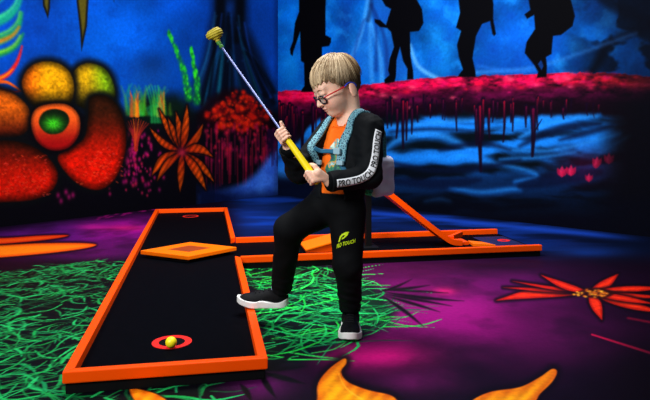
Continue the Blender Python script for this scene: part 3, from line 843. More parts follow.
for b in (1.775, 1.92):
    strip('side_rail', [(a, z) for a, z in prof if a < 1.42], b, b + 0.024, 0.034, ORANGE, ramp)
bm = bmesh.new(); bm_prism(bm, lane_poly(0.800, 1.84, 0.835, 1.88), MAT_Z, 0.447); post = link('support_post', bm_mesh(bm), BLACK, ramp)
box_part('base_plate', lane_poly(0.770, 1.78, 0.870, 1.94), MAT_Z, MAT_Z + 0.008, BLACK, ramp, 0.001)
# guide fins at the foot
fin = link('guide_fin', None or (lambda b: (bm_prism(b, [LP(1.385, 1.935), LP(1.41, 1.93), LP(1.545, 2.075), LP(1.52, 2.09)], MAT_Z, 0.074), bm_mesh(b))[1])(bmesh.new()), ORANGE, ramp)
fin2 = link('guide_fin', (lambda b: (bm_prism(b, [LP(1.475, 1.75), LP(1.60, 1.69), LP(1.56, 1.80), LP(1.49, 1.86)], MAT_Z, 0.054), bm_mesh(b))[1])(bmesh.new()), AMBER, ramp)

# low hump in front of it
hump = empty('hump_obstacle', (*LP(0.56, 1.86), MAT_Z))
tag(hump, 'low orange hump board on the cross lane seen between the legs', 'obstacle')
strip('hump_board', [(0.40, 0.050), (0.62, 0.104), (0.630, 0.104), (0.752, MAT_Z + 0.003)], 1.74, 1.98, 0.008, AMBER, hump)
bm = bmesh.new()
lo_ = [bm.verts.new((*LP(a, 1.75), z)) for a, z in ((0.405, MAT_Z), (0.745, MAT_Z), (0.625, 0.103), (0.405, 0.050))]
hi_ = [bm.verts.new((*LP(a, 1.97), z)) for a, z in ((0.405, MAT_Z), (0.745, MAT_Z), (0.625, 0.103), (0.405, 0.050))]
bm.faces.new(lo_); bm.faces.new(hi_[::-1])
for k in range(4): bm.faces.new((lo_[k], lo_[(k + 1) % 4], hi_[(k + 1) % 4], hi_[k]))
link('wedge_block', bm_mesh(bm), ORANGE, hump)
# ------------------------------------------------------------------ smooth-blended solid modelling (for figure, clothes, bag, club head)
def smin(a, b, k):
    h = np.clip(0.5 + 0.5 * (b - a) / k, 0, 1)
    return b + (a - b) * h - k * h * (1 - h)


class RC:      # round cone
    def __init__(s, a, b, ra, rb, k=0.02):
        s.a = np.asarray(a, float); s.b = np.asarray(b, float); s.ra = ra; s.rb = rb; s.k = k
    def d(s, P):
        ab = s.b - s.a; t = np.clip(((P - s.a) @ ab) / (ab @ ab + 1e-12), 0, 1)
        q = P - s.a - t[:, None] * ab
        return np.sqrt((q * q).sum(1)) - (s.ra + (s.rb - s.ra) * t)


class EL:      # ellipsoid, rows of R are its axes
    def __init__(s, c, r, R=None, k=0.02):
        s.c = np.asarray(c, float); s.r = np.asarray(r, float); s.R = np.eye(3) if R is None else np.asarray(R, float); s.k = k
    def d(s, P):
        q = (P - s.c) @ s.R.T
        k0 = np.sqrt(((q / s.r) ** 2).sum(1)); k1 = np.sqrt(((q / s.r ** 2) ** 2).sum(1))
        return np.where(k1 < 1e-6, -s.r.min(), k0 * (k0 - 1) / np.maximum(k1, 1e-9))


class BX:      # rounded box
    def __init__(s, c, h, R=None, rad=0.02, k=0.02):
        s.c = np.asarray(c, float); s.h = np.asarray(h, float) - rad; s.R = np.eye(3) if R is None else np.asarray(R, float); s.rad = rad; s.k = k
    def d(s, P):
        q = np.abs((P - s.c) @ s.R.T) - s.h
        return np.sqrt((np.maximum(q, 0) ** 2).sum(1)) + np.minimum(q.max(1), 0) - s.rad


class Solid:
    def __init__(s, prims, post=None, off=0.0):
        s.prims = prims; s.post = post; s.off = off
    def raw(s, P, prims=None):
        prims = s.prims if prims is None else prims
        r = None
        for p in prims:
            d = p.d(P)
            r = d if r is None else smin(r, d, p.k)
        return r
    def d(s, P, prims=None):
        P = np.asarray(P, float)
        r = s.raw(P, prims) - s.off
        if s.post is not None: r = s.post(P, r)
        return r
    def grad(s, P, e=0.0015):
        g = np.zeros_like(P)
        for i in range(3):
            h = np.zeros(3); h[i] = e
            g[:, i] = s.d(P + h) - s.d(P - h)
        return g / (np.linalg.norm(g, axis=1, keepdims=True) + 1e-12)
    def snap(s, P, off=0.0, it=8):
        P = np.array(P, float)
        for _ in range(it):
            P = P - s.grad(P) * (s.d(P) - off)[:, None]
        return P

    def mesh(s, name, lo, hi, h, nb=12):
        """sparse surface-nets polygonisation"""
        lo = np.asarray(lo, float); hi = np.asarray(hi, float)
        dims = np.ceil((hi - lo) / h).astype(int)
        nbl = np.ceil(dims / nb).astype(int)
        bi = np.stack(np.meshgrid(*[np.arange(n) for n in nbl], indexing='ij'), -1).reshape(-1, 3)
        cen = lo + (bi * nb + nb / 2) * h
        rb = nb * h * 0.5 * math.sqrt(3) * 1.15 + h
        dc_ = s.d(cen)
        keep = np.abs(dc_) < rb * 1.6 + 0.006
        bi = bi[keep]; cen = cen[keep]
        PD = np.stack([p.d(cen) for p in s.prims], 1)
        DM = PD.min(1)
        n = nb + 2
        g = np.stack(np.meshgrid(np.arange(n), np.arange(n), np.arange(n), indexing='ij'), -1).reshape(-1, 3) - 1
        NJ = int(nbl[1] * nb + 8); NK = int(nbl[2] * nb + 8)
        ids = []; ver = []; quads = []
        m = nb + 1
        cidx = g.reshape(n, n, n, 3)[:m, :m, :m]
        for q in range(len(bi)):
            base = bi[q] * nb
            act = [p for j, p in enumerate(s.prims) if PD[q, j] < DM[q] + 2 * rb + 2 * p.k + 0.01]
            P = lo + (base + g) * h
            D = s.d(P, act).reshape(n, n, n)
            S = D < 0
            if S.all() or not S.any(): continue
            # cell vertices
            acc = np.zeros((m, m, m, 3)); cnt = np.zeros((m, m, m))
            for ax in range(3):
                o = [0, 1, 2]; o.remove(ax)
                for da in (0, 1):
                    for db in (0, 1):
                        s0 = [slice(0, m)] * 3
                        s0[o[0]] = slice(da, m + da); s0[o[1]] = slice(db, m + db)
                        s1 = list(s0); s1[ax] = slice(1, m + 1)
                        A = D[tuple(s0)]; B = D[tuple(s1)]
                        cr = (A < 0) != (B < 0)
                        t = np.where(cr, A / np.where(cr, A - B, 1), 0)
                        off = np.zeros((m, m, m, 3)); off[..., o[0]] = da; off[..., o[1]] = db; off[..., ax] = t
                        acc += off * cr[..., None]; cnt += cr
            has = cnt > 0
            vv = acc[has] / cnt[has][:, None]
            ci = cidx[has] + base
            ver.append(lo + (ci + vv) * h)
            gid = ((ci[:, 0] + 2) * NJ + (ci[:, 1] + 2)) * NK + ci[:, 2] + 2
            ids.append(gid)
            # quads
            for ax in range(3):
                o = [(ax + 1) % 3, (ax + 2) % 3]
                s0 = (slice(1, m),) * 3
                s1 = [slice(1, m)] * 3; s1[ax] = slice(2, m + 1)
                A = S[s0]; B = S[tuple(s1)]
                for flip, msk in ((False, A & ~B), (True, ~A & B)):
                    w_ = np.argwhere(msk)
                    if not len(w_): continue
                    p = w_ + base
                    ea = np.zeros(3, int); ea[o[0]] = 1; eb = np.zeros(3, int); eb[o[1]] = 1
                    cs = [p - ea - eb, p - eb, p, p - ea]
                    if flip: cs = cs[::-1]
                    quads.append(np.stack([((c[:, 0] + 2) * NJ + (c[:, 1] + 2)) * NK + c[:, 2] + 2 for c in cs], 1))
        ids = np.concatenate(ids); ver = np.concatenate(ver); quads = np.concatenate(quads)
        uid, first, inv = np.unique(ids, return_index=True, return_inverse=True)
        V = ver[first]
        Q = np.searchsorted(uid, quads)
        return V, Q


def solid_obj(name, sol, lo, hi, h, m, parent, color=None, nb=12, relax=1):
    V, Q = sol.mesh(name, lo, hi, h, nb)
    me = mesh_np(name, V, Q)
    if color is not None: set_color(me, 'paint', color(V))
    return link(name, me, m, parent, True)


def unit(v): v = np.asarray(v, float); return v / np.linalg.norm(v)


def ribbon(name, path, width, sol, m, parent, off=0.002, th=0.004, n=5, sub=6, taper=None, rise=0.0):
    """cloth band laid along a path on a solid's surface"""
    P = sol.snap(spline(path, False, sub), off)
    T = np.gradient(P, axis=0); T /= np.linalg.norm(T, axis=1, keepdims=True)
    Nn = sol.grad(P); S = np.cross(Nn, T); S /= np.linalg.norm(S, axis=1, keepdims=True)
    k = len(P); u = np.linspace(-1, 1, n)
    top = []; bot = []
    for j in range(n):
        q = sol.snap(P + S * (u[j] * width / 2), off, 4)
        g = sol.grad(q)
        top.append(q + g * (th + rise)); bot.append(q - g * 0.002 + g * rise)
    top = np.stack(top, 1); bot = np.stack(bot, 1)
    ring = np.concatenate([top, bot[:, ::-1]], 1); R = 2 * n
    V = ring.reshape(-1, 3); Fc = []
    for a in range(k - 1):
        for j in range(R):
            Fc.append((a * R + j, a * R + (j + 1) % R, (a + 1) * R + (j + 1) % R, (a + 1) * R + j))
    Fc.append(tuple(range(R))[::-1]); Fc.append(tuple((k - 1) * R + j for j in range(R)))
    o = link(name, faces_mesh(name, V, Fc), m, parent, True)
    bm = bmesh.new(); bm.from_mesh(o.data); bmesh.ops.recalc_face_normals(bm, faces=bm.faces); bm.to_mesh(o.data); bm.free()
    return o, P, S


def text_mesh(body, size=1.0):
    cu = bpy.data.curves.new('lettering', 'FONT'); cu.body = body; cu.size = size; cu.resolution_u = 2; cu.offset = 0.022
    ob = bpy.data.objects.new('lettering', cu); COL.objects.link(ob)
    dg = bpy.context.evaluated_depsgraph_get(); dg.update()
    me = bpy.data.meshes.new_from_object(ob.evaluated_get(dg))
    bpy.data.objects.remove(ob); bpy.data.curves.remove(cu)
    V = np.array([v.co[:] for v in me.vertices]); Fc = [tuple(p.vertices) for p in me.polygons]
    bpy.data.meshes.remove(me)
    return V, Fc


# ------------------------------------------------------------------ the boy: skeleton
PX = at
mid_sh = np.array([0.0925, 2.495, 0.78])
ft = unit([-0.72, -0.695, 0]); lt = np.array([-ft[1] * -1, 0, 0]); lt = unit([0.695, -0.72, 0]); upz = np.array([0, 0, 1.0])
TR = np.stack([ft, lt, upz])            # torso frame: forward, left, up
shL = PX(369.5, 128.5, 2.42); shR = PX(331, 132, 2.57)
elL = PX(369.5, 176, 2.36); wrL = PX(330, 182, 2.29)
elR = PX(299, 171, 2.47); wrR = PX(288.5, 149, 2.375)
chest = np.array([0.088, 2.495, 0.70]); belly = np.array([0.06, 2.485, 0.60]); pelv = np.array([0.045, 2.485, 0.515])
neck0 = PX(351, 115.5, 2.505)
hipL = PX(347, 212, 2.45); knL = PX(348, 264, 2.42); anL = np.array([0.100, 2.515, 0.075])
hipR = PX(322, 209, 2.50); knR = PX(289, 229, 2.42); anR = PX(281, 292, 2.575)
HC = PX(336, 85, 2.47)                  # head centre
hy = math.radians(22); hp = math.radians(30)
hf0 = np.array([-math.cos(hy), -math.sin(hy), 0]); hl = np.array([math.sin(hy), -math.cos(hy), 0])
hf = hf0 * math.cos(hp) - upz * math.sin(hp); hu = upz * math.cos(hp) + hf0 * math.sin(hp)
HR = np.stack([hf, hl, hu])             # head frame
def H(x, y, z): return HC + x * hf + y * hl + z * hu
def tohead(P): return (P - HC) @ HR.T

clubA = PX(318, 182.5, 2.275); clubB = PX(217.5, 41, 2.45)
cax = unit(clubB - clubA)
def club_at(px):
    t = (px - 318) / (217.5 - 318)
    # perspective-correct along the shaft
    za, zb = clubA[1], clubB[1]
    s_ = t * za / (t * za + (1 - t) * zb)
    return clubA + (clubB - clubA) * s_

hdL = club_at(313.5); hdR = club_at(284)


def fist(h, wrist, k0, k1, r, index_dir, prims):
    """fingers wrapped round the shaft: k0 = towards the knuckles, k1 = way the fingers curl"""
    c = cax * index_dir
    k0 = unit(k0 - cax * (k0 @ cax)); k1 = unit(k1 - cax * (k1 @ cax) - k0 * (k1 @ k0))
    def R(th, rad): return rad * (k0 * math.cos(math.radians(th)) + k1 * math.sin(math.radians(th)))
    pal = h + R(-55, r + 0.016)
    prims.append(RC(wrist, pal + c * -0.004, 0.0185, 0.0165, 0.010))
    lens = (215, 230, 222, 195)
    for i in range(4):
        s_ = 0.0195 - i * 0.0128
        p = h + c * s_
        fr = (0.0066, 0.0069, 0.0066, 0.0058)[i]
        kn = p + R(8, r + 0.0135)
        prims.append(RC(wrist * 0.45 + (pal + c * s_ * 0.6) * 0.55, kn, 0.0115, 0.0088, 0.007))
        e = lens[i]
        ch = [kn, p + R(8 + (e - 8) * 0.36, r + 0.0095), p + R(8 + (e - 8) * 0.68, r + 0.0070), p + R(e, r + 0.0062)]
        for j in range(3):
            prims.append(RC(ch[j], ch[j + 1], fr * (1.12 - 0.1 * j), fr * (1.03 - 0.12 * j), 0.0022))
    # thumb from the side of the palm, closing over the shaft
    tb = wrist * 0.45 + pal * 0.55 + c * 0.012
    t1 = h + c * 0.024 + R(-80, r + 0.014); t2 = h + c * 0.036 + R(-118, r + 0.009); t3 = h + c * 0.046 + R(-150, r + 0.0075)
    prims += [RC(tb, t1, 0.0115, 0.0088, 0.006), RC(t1, t2, 0.0082, 0.0074, 0.003), RC(t2, t3, 0.0074, 0.0060, 0.003)]


GR = 0.0135
body = []
# head
body += [EL(H(-0.012, 0, 0.034), (0.088, 0.070, 0.076), HR, 0.02), EL(H(0.034, 0, -0.036), (0.054, 0.056, 0.070), HR, 0.03),
         EL(H(0.055, 0, -0.086), (0.024, 0.026, 0.018), HR, 0.03), EL(H(0.058, 0.031, -0.042), (0.027, 0.024, 0.028), HR, 0.02), EL(H(0.058, -0.031, -0.042), (0.027, 0.024, 0.028), HR, 0.02),
         EL(H(0.070, 0, 0.022), (0.016, 0.048, 0.020), HR, 0.02),
         RC(H(0.083, 0, -0.004), H(0.101, 0, -0.034), 0.0070, 0.0090, 0.010), EL(H(0.092, 0.009, -0.036), (0.008, 0.006, 0.0055), HR, 0.005), EL(H(0.092, -0.009, -0.036), (0.008, 0.006, 0.0055), HR, 0.005),
         EL(H(0.0865, 0, -0.0565), (0.0075, 0.0170, 0.0048), HR, 0.004), EL(H(0.083, 0, -0.0655), (0.0078, 0.0150, 0.0055), HR, 0.004),
         EL(H(0.0765, 0.030, 0.002), (0.010, 0.015, 0.0075), HR, 0.012), EL(H(0.0765, -0.030, 0.002), (0.010, 0.015, 0.0075), HR, 0.012)]
for s_ in (1, -1):
    ce = H(-0.022, 0.069 * s_, -0.036)
    ax = unit(hu * 0.96 - hf * 0.28); nx_ = unit(hl * s_ * 0.92 - hf * 0.38); ay = np.cross(nx_, ax)
    body.append(EL(ce + nx_ * 0.006, (0.0300, 0.0185, 0.0075), np.stack([ax, ay, nx_]), 0.006))
    body.append(EL(ce + ax * -0.020 + nx_ * 0.004, (0.010, 0.009, 0.007), np.stack([ax, ay, nx_]), 0.006))
body.append(RC(H(-0.030, 0, -0.050), neck0 - upz * 0.03 , 0.041, 0.043, 0.025))
# trunk
body += [EL(chest, (0.074, 0.112, 0.115), TR, 0.03), EL(belly, (0.074, 0.100, 0.11), TR, 0.03), EL(pelv, (0.080, 0.102, 0.078), TR, 0.03),
         RC(shL - lt * 0.01, neck0 - upz * 0.022, 0.040, 0.037, 0.03), RC(shR + lt * 0.01, neck0 - upz * 0.022, 0.040, 0.037, 0.03)]
# arms
body += [RC(shL, elL, 0.040, 0.030, 0.02), RC(elL, wrL, 0.030, 0.0185, 0.012), RC(shR, elR, 0.040, 0.030, 0.02), RC(elR, wrR, 0.030, 0.0185, 0.012)]
# legs
FL = unit([-0.06, -1, 0]); FR = unit([-1, 0.06, 0])
SZR = 0.0745
footR = np.array([-0.150, 2.572, SZR]); footL = np.array([0.104, 2.555, 0.0])   # heel points on the ground
SHL = 0.205
body += [RC(hipL, knL, 0.064, 0.042, 0.02), RC(knL, anL, 0.040, 0.027, 0.015), RC(hipR, knR, 0.064, 0.043, 0.02), RC(knR, anR, 0.041, 0.028, 0.015)]
for an, hp_, d_ in ((anL, footL, FL), (anR, footR, FR)):
    body += [RC(an, hp_ + d_ * 0.05 + upz * 0.042, 0.027, 0.024, 0.015), RC(hp_ + d_ * 0.035 + upz * 0.038, hp_ + d_ * 0.15 + upz * 0.034, 0.022, 0.018, 0.015)]
# hands
hands = []
fist(hdL, wrL, np.array([-0.25, -1.0, 0.0]), np.array([-0.75, 0.5, -0.3]), GR, 1, hands)
fist(hdR, wrR, np.array([-0.72, 0.35, 0.1]), np.array([-0.45, -0.85, -0.1]), 0.0095, 1, hands)
body += hands
for p in hands: pass


def skin_color(P):
    q = tohead(P)
    base = np.tile(lin((248, 200, 174)), (len(P), 1))
    def blend(m, c): base[:] = base + (lin(c) - base) * m[:, None]
    inh = np.abs(q).max(1) < 0.2
    for s_ in (1, -1):
        blend(inh * np.exp(-((q[:, 0] - 0.066) / 0.03) ** 2 - ((q[:, 1] - 0.042 * s_) / 0.016) ** 2 - ((q[:, 2] + 0.040) / 0.018) ** 2) * 0.55, (226, 120, 104))
        blend(inh * np.exp(-((q[:, 1] - 0.076 * s_) / 0.012) ** 2 - ((q[:, 2] + 0.026) / 0.03) ** 2 - ((q[:, 0] + 0.024) / 0.03) ** 2) * 0.4, (222, 130, 110))
    blend(inh * (q[:, 0] > 0.07) * np.exp(-((q[:, 1]) / 0.014) ** 2 - ((q[:, 2] + 0.0605) / 0.0072) ** 4) * 0.75, (188, 88, 84))
    blend(inh * (q[:, 0] > 0.07) * np.exp(-((q[:, 1]) / 0.018) ** 2 - ((q[:, 2] + 0.061) / 0.0014) ** 2) * 0.8, (96, 36, 36))
    for s_ in (1, -1):
        blend(inh * (q[:, 0] > 0.06) * np.exp(-((q[:, 1] - 0.030 * s_) / 0.013) ** 2 - ((q[:, 2] + 0.0075) / 0.0022) ** 2) * 0.8, (58, 36, 30))
    for hd in (hdL, hdR):
        blend(np.exp(-(np.linalg.norm(P - hd, axis=1) / 0.03) ** 2) * 0.25, (226, 140, 118))
    return base


SKIN = paint_mat('skin', 0.5, 0.35, 0.04, 120)
SKIN.node_tree.nodes['Principled BSDF'].inputs['Subsurface Weight'].default_value = 0.12
SKIN.node_tree.nodes['Principled BSDF'].inputs['Subsurface Radius'].default_value = (0.012, 0.005, 0.003)
BODY = Solid(body)
boy = empty('person', (0.05, 2.50, 0.0))
tag(boy, 'boy in glasses and black tracksuit holding a club upside down, one foot on lane rail', 'person')
allP = np.array([p.a for p in body if hasattr(p, 'a')] + [p.c for p in body if hasattr(p, 'c')])
lo, hi = allP.min(0) - 0.14, allP.max(0) + 0.14
solid_obj('body', BODY, lo, hi, 0.0026, SKIN, boy, skin_color, 14)

# ------------------------------------------------------------------ clothes
def wr(P, f, seed):
    return (np.sin(P[:, 0] * f + 1.3 * np.sin(P[:, 2] * f * 0.8 + seed)) * np.sin(P[:, 1] * f * 0.9 + 1.7 * np.sin(P[:, 2] * f * 0.6)) * np.sin(P[:, 2] * f * 1.25 + seed + 1.2 * np.sin(P[:, 0] * f * 0.7)))


JACK = mat('black_jacket_cloth', (9, 13, 17), 0.75, 0.12, vary=0.3, scale=90)
TROU = mat('black_trouser_cloth', (8, 10, 13), 0.8, 0.10, vary=0.3, scale=90)
TRIBE = mat('jacket_rib', (6, 8, 11), 0.85, 0.05, vary=0.3, scale=160)

# orange t-shirt with a printed picture (second material on its faces)
TEE = mat('orange_tshirt_cloth', (255, 112, 18), 0.8, 0.2, vary=0.07, scale=60)
def tee_print():
    m = bpy.data.materials.new('tshirt_print'); m.use_nodes = True
    N = m.node_tree.nodes; L = m.node_tree.links
    tc = N.new('ShaderNodeTexCoord'); no = N.new('ShaderNodeTexNoise'); no.inputs['Scale'].default_value = 26; no.inputs['Detail'].default_value = 3
    L.new(tc.outputs['Object'], no.inputs['Vector'])
    cr = N.new('ShaderNodeValToRGB'); L.new(no.outputs['Fac'], cr.inputs[0])
    e = cr.color_ramp.elements; e[0].position = 0.36; e[0].color = (*lin((8, 60, 70)), 1); e[1].position = 0.66; e[1].color = (*lin((220, 236, 216)), 1)
    for p, c in ((0.45, (16, 104, 92)), (0.52, (70, 150, 90)), (0.57, (240, 150, 40)), (0.61, (60, 170, 180))):
        x = e.new(p); x.color = (*lin(c), 1)
    L.new(cr.outputs[0], N['Principled BSDF'].inputs['Base Color']); N['Principled BSDF'].inputs['Roughness'].default_value = 0.7
    return m
torso = [p for p in body[body.index(next(p for p in body if isinstance(p, EL) and np.allclose(p.c, chest))):][:5]]
arms = [RC(shL, elL, 0.040, 0.030, 0.02), RC(elL, wrL, 0.030, 0.0185, 0.012), RC(shR, elR, 0.040, 0.030, 0.02), RC(elR, wrR, 0.030, 0.0185, 0.012)]
def tl(P):
    q = P - chest; return q @ ft, q @ lt
def tee_post(P, d):
    f, l = tl(P)
    d = d + 0.0016 * wr(P, 60, 0.4)
    d = np.maximum(d, 0.548 - P[:, 2])
    nk = np.linalg.norm((P - (neck0 + ft * 0.012))[:, :2], axis=1)
    d = np.maximum(d, -(np.maximum(nk - 0.047, 0.775 - P[:, 2])))
    return d
TEES = Solid(torso, tee_post, 0.006)
tl0, th0 = chest - 0.22, chest + 0.22
tee = solid_obj('t_shirt', TEES, chest - np.array([.22, .22, .26]), chest + np.array([.22, .22, .2]), 0.0035, [TEE, tee_print()], boy)
for p in tee.data.polygons:
    q = np.array(p.center[:]) - chest
    f, l, z = q @ ft, q @ lt, q[2]
    if f > 0.03 and -0.012 < l + 0.010 * math.sin(z * 90) < 0.085 and -0.09 < z < 0.050 + 0.012 * math.sin(l * 120): p.material_index = 1

cc_ = neck0 + ft * 0.012
cp_ = Solid(torso, None, 0.006).snap(np.array([[cc_[0] + 0.0475 * math.cos(t), cc_[1] + 0.0475 * math.sin(t), 0.80] for t in np.linspace(0, 2 * math.pi, 33)]), 0.0005)
V, Fc = tube_arrays(cp_, 0.0034, 8, cap=False)
link('collar', faces_mesh('collar', V, Fc), TEE, tee, True)

# trousers
def trou_post(P, d):
    d = d + 0.0040 * wr(P, 34, 2.0) * np.clip((0.55 - P[:, 2]) * 4, 0.2, 1) + 0.0018 * np.sin(P[:, 2] * 190 + 40 * P[:, 0]) * np.exp(-((P[:, 2] - 0.15) / 0.07) ** 2)
    d = np.maximum(d, P[:, 2] - 0.552)
    cutL = np.where(P[:, 0] > 0.0, 0.078 - P[:, 2], -1)
    dr = unit(anR - knR); cR = (P - (anR - dr * 0.020)) @ dr
    cutR = np.where(P[:, 0] < 0.0, cR, -1)
    return np.maximum(d, np.maximum(cutL, cutR))
legs = [EL(belly, (0.074, 0.100, 0.11), TR, 0.03), EL(pelv, (0.080, 0.102, 0.078), TR, 0.03), RC(hipL, knL, 0.066, 0.047, 0.025), RC(knL, anL, 0.046, 0.034, 0.02), RC(hipR, knR, 0.066, 0.047, 0.025), RC(knR, anR, 0.047, 0.033, 0.02)]
TROUS = Solid(legs, trou_post, 0.0085)
trousers = solid_obj('trousers', TROUS, pelv + np.array([-.36, -.22, -.47]), pelv + np.array([.24, .24, .12]), 0.0036, TROU, boy)
# elastic cuffs
for kn, an in ((knL, anL), (knR, anR)):
    dr = unit(an - kn)
    base_p = an - dr * 0.025 if an is anR else an + upz * 0.012
    pts = [base_p - dr * 0.016, base_p - dr * 0.010, base_p + dr * 0.004, base_p + dr * 0.008]
    rr = 0.0395 if an is anL else 0.0375
    V, Fc = tube_arrays(pts, [rr, rr + 0.003, rr + 0.003, rr - 0.002], 24)
    link('cuff', faces_mesh('cuff', V, Fc), TRIBE, trousers, True)

# jacket: trunk and sleeves, open in front
def jack_post(P, d):
    f, l = tl(P); z = P[:, 2]
    d = d + 0.0034 * wr(P, 38, 1.0) + 0.002 * wr(P, 75, 3.0)
    d = np.maximum(d, 0.530 - z)
    c0 = -0.010 + 0.22 * np.clip(0.70 - z, 0, 0.2); wd = 0.056 - 0.07 * np.clip(0.70 - z, 0, 0.2) * 1.0
    op = np.maximum(np.abs(l - c0) - wd, 0.0 - f)
    d = np.maximum(d, -op)
    nk = np.linalg.norm((P - (neck0 + ft * 0.012))[:, :2], axis=1)
    d = np.maximum(d, -(np.maximum(nk - 0.052, 0.78 - z)))
    for el, wrr in ((elL, wrL), (elR, wrR)):
        dr = unit(wrr - el); t = (P - (wrr + dr * 0.002)) @ dr
        near = np.linalg.norm(P - wrr, axis=1) < 0.07
        d = np.where(near, np.maximum(d, t), d)
    return d
JPR = torso + [RC(shL, elL, 0.044, 0.033, 0.025), RC(elL, wrL, 0.033, 0.0235, 0.02), RC(shR, elR, 0.044, 0.036, 0.025), RC(elR, wrR, 0.036, 0.0235, 0.02)]
JACKS = Solid(JPR, jack_post, 0.0125)
jacket = solid_obj('jacket', JACKS, chest + np.array([-.30, -.30, -.20]), chest + np.array([.26, .26, .2]), 0.0032, JACK, boy)
for el, wrr, r_ in ((elL, wrL, 0.0290), (elR, wrR, 0.0290)):
    dr = unit(wrr - el); b_ = wrr + dr * 0.000
    V, Fc = tube_arrays([b_ - dr * 0.022, b_ - dr * 0.014, b_ + dr * 0.010, b_ + dr * 0.014], [r_ + 0.002, r_ + 0.004, r_ + 0.002, r_ - 0.004], 24)
    link('cuff', faces_mesh('cuff', V, Fc), TRIBE, jacket, True)

# white lettered tape down the near sleeve
WHITE = mat('white_tape', (226, 230, 236), 0.6, 0.3, vary=0.04, scale=80)
INK = mat('black_lettering', (10, 10, 14), 0.6, 0.3)
JFREE = Solid(JPR, None, 0.0125)
tape_path = [PX(377, 131, 2.375), PX(377.5, 142, 2.345), PX(377, 154, 2.325), PX(374, 165, 2.31), PX(369.5, 173, 2.30), PX(362, 179, 2.285), PX(352, 182, 2.27), PX(341, 183.2, 2.262), PX(337, 183.4, 2.262)]
tape, TP, TS = ribbon('sleeve_tape', tape_path, 0.030, JFREE, WHITE, jacket, 0.003, 0.0022)
TV, TF = text_mesh('PRO TOUCH  PRO TOUCH', 1.0)
seg = np.concatenate([[0], np.cumsum(np.linalg.norm(np.diff(TP, axis=0), axis=1))])
xs_ = TV[:, 0] - TV[:, 0].min(); wtx = xs_.max()
al = seg[-1] * (0.985 - 0.97 * xs_ / wtx)
ctr_ = np.stack([np.interp(al, seg, TP[:, i]) for i in range(3)], 1); sd_ = np.stack([np.interp(al, seg, TS[:, i]) for i in range(3)], 1)
hh = TV[:, 1] / 0.72 - 0.5
LV = JFREE.snap(ctr_ + sd_ * (hh * -0.022)[:, None] * (1), 0.0062, 5)
LV2 = JFREE.snap(ctr_ + sd_ * (hh * -0.022)[:, None] * (1), 0.0040, 5)
link('lettering', faces_mesh('lettering', np.concatenate([LV, LV2]), TF + [tuple(i + len(LV) for i in f[::-1]) for f in TF]), INK, tape)

# logo on the near thigh
NEON = mat('neon_yellow_print', (206, 240, 20), 0.6, 0.3)
lg = [((0.0, 0.0), (0.09, 0.62), (0.30, 0.92), (0.74, 1.0), (0.98, 0.90), (0.90, 0.52), (0.62, 0.26), (0.40, 0.22), (0.44, 0.40), (0.60, 0.48), (0.68, 0.70), (0.46, 0.72), (0.32, 0.56), (0.22, 0.0))]
TRF = Solid(legs, trou_post, 0.0085)
def thigh_decal(name, V2, Fc, cx, cy, s_px, parent, ysq=1.0):
    """flat print at thigh pixel centre, sized in pixels, wrapped on the trousers"""
    P = np.array([PX(cx + x * s_px, cy - y * s_px - x * s_px * 0.26, 2.36) for x, y in [(x + 0.25 * y, y * ysq) for x, y in V2]])
    g = TRF.snap(P, 0.0012, 12); g2 = TRF.snap(P, -0.0006, 12)
    link(name, faces_mesh(name, np.concatenate([g, g2]), Fc + [tuple(i + len(g) for i in f[::-1]) for f in Fc]), NEON, parent)
bm = bmesh.new()
vs = [bm.verts.new((x, y, 0)) for x, y in lg[0]]; bm.faces.new(vs); bmesh.ops.triangulate(bm, faces=bm.faces)
me = bpy.data.meshes.new('t'); bm.to_mesh(me); bm.free()
thigh_decal('emblem', [(v.co.x, v.co.y) for v in me.vertices], [tuple(p.vertices) for p in me.polygons], 334.5, 243.5, 12.5, trousers, 0.66)
TV, TF = text_mesh('PRO TOUCH', 1.0); TV[:, 0] -= TV[:, 0].min(); TV /= TV[:, 0].max()
TV[:, 1] *= 1.25
thigh_decal('lettering', TV[:, :2], TF, 331.5, 249.5, 25, trousers)

# ------------------------------------------------------------------ shoes
SHOE = mat('black_knit_shoe', (9, 11, 15), 0.7, 0.15, vary=0.5, scale=220, bump=0.15)
SOLE = mat('white_shoe_sole', (238, 238, 236), 0.55, 0.35, vary=0.04, scale=40)
LACE = mat('black_lace', (18, 20, 24), 0.8, 0.2)
SOCK = mat('pale_blue_sock', (176, 196, 226), 0.9, 0.2, vary=0.08, scale=120)


